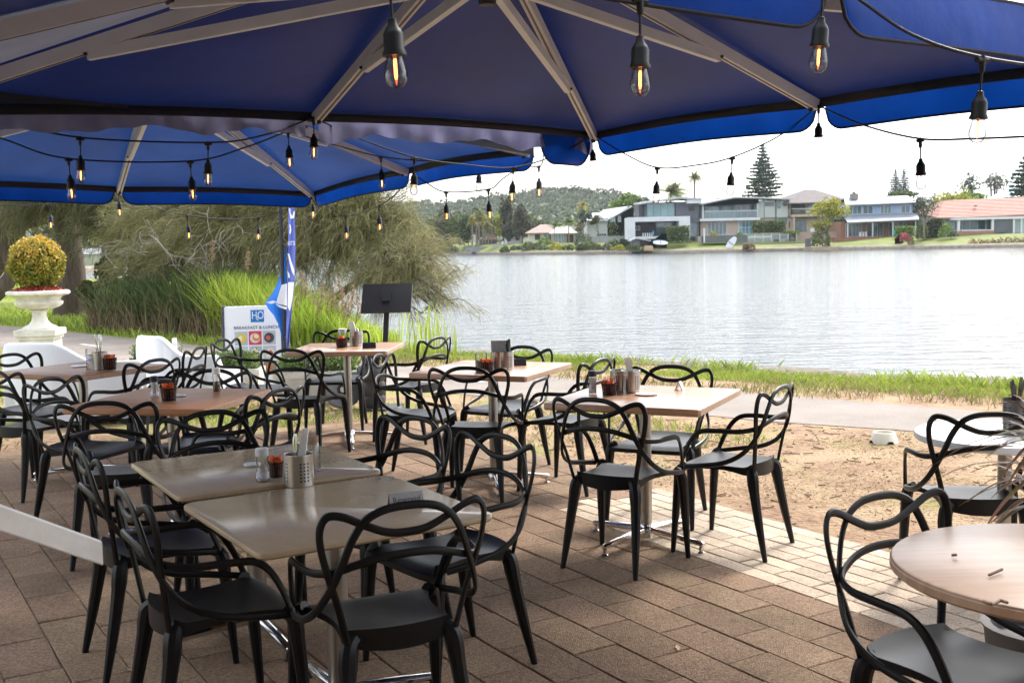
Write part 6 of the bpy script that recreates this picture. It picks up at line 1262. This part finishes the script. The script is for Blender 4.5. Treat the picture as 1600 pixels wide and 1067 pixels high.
# trees on the far left shore, seen between the near trunks
for k in range(13):
    px = -150+k*52; D = 128+k*9; tree(px-42, px+42, 270+random.uniform(-25,20), 395, D, f'dark gum tree on the far left shore, {ORDL[k]} from the left', L_DARK if k % 2 else L_OLIVE, 16, 85, .8, trunk=(px, 410-k*1.2), group='gum trees on the far left shore')
for k in range(6):
    px = 560+k*30; D = 330+k*6; tree(px-30, px+30, 335+random.uniform(-8,10), 392, D, f'olive tree behind the leaning casuarina, {ORDL[k]} from the left', L_OLIVE if k % 2 else L_MID, 14, 85, .8, trunk=(px, 396), group='trees behind the leaning casuarina')
for k in range(16):
    px = 688+k*20; h = random.uniform(6,11); D = 262-(px-690)*.14
    if 725 < px < 775: continue
    bush(px-random.uniform(8,14), px+random.uniform(8,14), 388-h+(4 if px < 800 else 2), 391 if px > 800 else 394, D-14, f'low shrub on the far shore left of the boat shed, {ORDL[len([q for q in range(k) if not 725 < 688+q*20 < 775])]} along', [L_MID,L_DARK,L_OLIVE,L_GRY,L_YEL][k%5], 420, .36)
for k in range(12):
    px = 690+k*28; D = 300-k*2; tree(px-24, px+24, (328 if px < 790 else 338)+random.uniform(-8,10)+(8 if 840 < px < 920 else 0), 380, D, f'leafy tree among the far bungalows, {ORDL[k]} from the left', [L_OLIVE,L_MID,L_DARK,L_BRI][k%4], 14, 80, .7, trunk=(px,382), group='trees among the far bungalows')
# wooded hill: crowns far beyond counting
def hillwood():
    V = []
    for k in range(1400):
        px = rng.uniform(560,1010); r = rng.uniform(0,1)**.8; D = 420+r*430; top = np.interp(px, [560,640,700,760,800,870,930,1010], [328,326,323,316,310,300,303,315]); py = np.interp(r, [0,1], [362,top])+rng.normal(0,2.)
        c = np.array(at(px, py, D)); R_ = rng.uniform(3.2,6.5); k2 = 46; d = rng.normal(size=(k2,3)); d /= np.linalg.norm(d,axis=1)[:,None]; d[:,2] = np.abs(d[:,2])*.9-.15; V.append(c+d*R_*np.array([1,1,.75])*rng.uniform(.7,1.05,(k2,1)))
    for k in range(70):
        px = rng.uniform(600,1000); top = np.interp(px, [560,640,700,760,800,870,930,1010], [326,324,321,314,308,299,301,314]); D = 850; c = np.array(at(px, top-rng.uniform(0,6), D)); R_ = rng.uniform(2.,4.5); k2 = 30; d = rng.normal(size=(k2,3)); d /= np.linalg.norm(d,axis=1)[:,None]; V.append(c+d*R_*np.array([1.3,1,.55]))
    # the ground of the wooded hill carries on behind the houses
    for k in range(500):
        px = rng.uniform(1000,2300); D = rng.uniform(420,700); c = np.array(at(px, rng.uniform(330,352), D)); R_ = rng.uniform(3.5,6); k2 = 30; d = rng.normal(size=(k2,3)); d /= np.linalg.norm(d,axis=1)[:,None]; d[:,2] = np.abs(d[:,2])*.9-.15; V.append(c+d*R_)
    o = stuff(quads(np.concatenate(V), 2.6, .7, 'hill_forest', leafmat('hill_leaf',(.075,.098,.055),(.12,.14,.08)), None)); return o
hillwood()
strip2_ = MB(); pxs = list(range(520,1101,20)); rows_ = []
for px in pxs:
    top = float(np.interp(px, [520,640,700,760,800,870,930,1010,1100], [334,328,326,319,313,303,306,318,340])); a, b_ = at(px, 372, 400), at(px, top+1.5, 860); rows_.append([tuple(a), tuple(a.lerp(b_,.5)), tuple(b_), (b_.x*1.15, 1000, b_.z*.6)])
for r_ in rows_: strip2_.v += r_
for i in range(len(rows_)-1): strip2_.f += [(i*4+j,i*4+j+1,i*4+5+j,i*4+4+j) for j in range(3)]
struct(strip2_.build('wooded_hill', FORESTG, sharp=80))
L_THK = mat('thicket_leaf', (.05,.06,.02), (.11,.11,.04), rough=.7, nscale=1.5, world=True, island=.5, trans=.25)
for k,(px0,px1,py0,py1,d) in enumerate([(150,215,395,505,25.5),(195,265,372,500,25.0),(245,310,380,490,24.6),(120,180,430,500,27)]):
    tree(px0,px1,py0,py1,d,f'dark twiggy thicket behind the reeds, {ORDL[k]} from the left',L_THK,18,150,.10,'thicket_shrub',(0.5*(px0+px1),520),'thicket behind the reeds')
# ------------------------------------------------------------------ thin sea haze over the lake
hz = MB(); hz.box(-460,760,-30,1110,-1.6,46); hz = stuff(hz.build('haze', bpy.data.materials.new('haze_air'), flatshade=True)); hm = hz.data.materials[0]; hm.use_nodes = True; n = hm.node_tree.nodes; n.remove(n['Principled BSDF']); pv = n.new('ShaderNodeVolumePrincipled'); pv.inputs['Color'].default_value = (.86,.92,1,1); pv.inputs['Density'].default_value = .0001; pv.inputs['Anisotropy'].default_value = .2; hm.node_tree.links.new(pv.outputs[0], n['Material Output'].inputs['Volume'])
bpy.data.objects.remove(hz) if not USE_HAZE else None
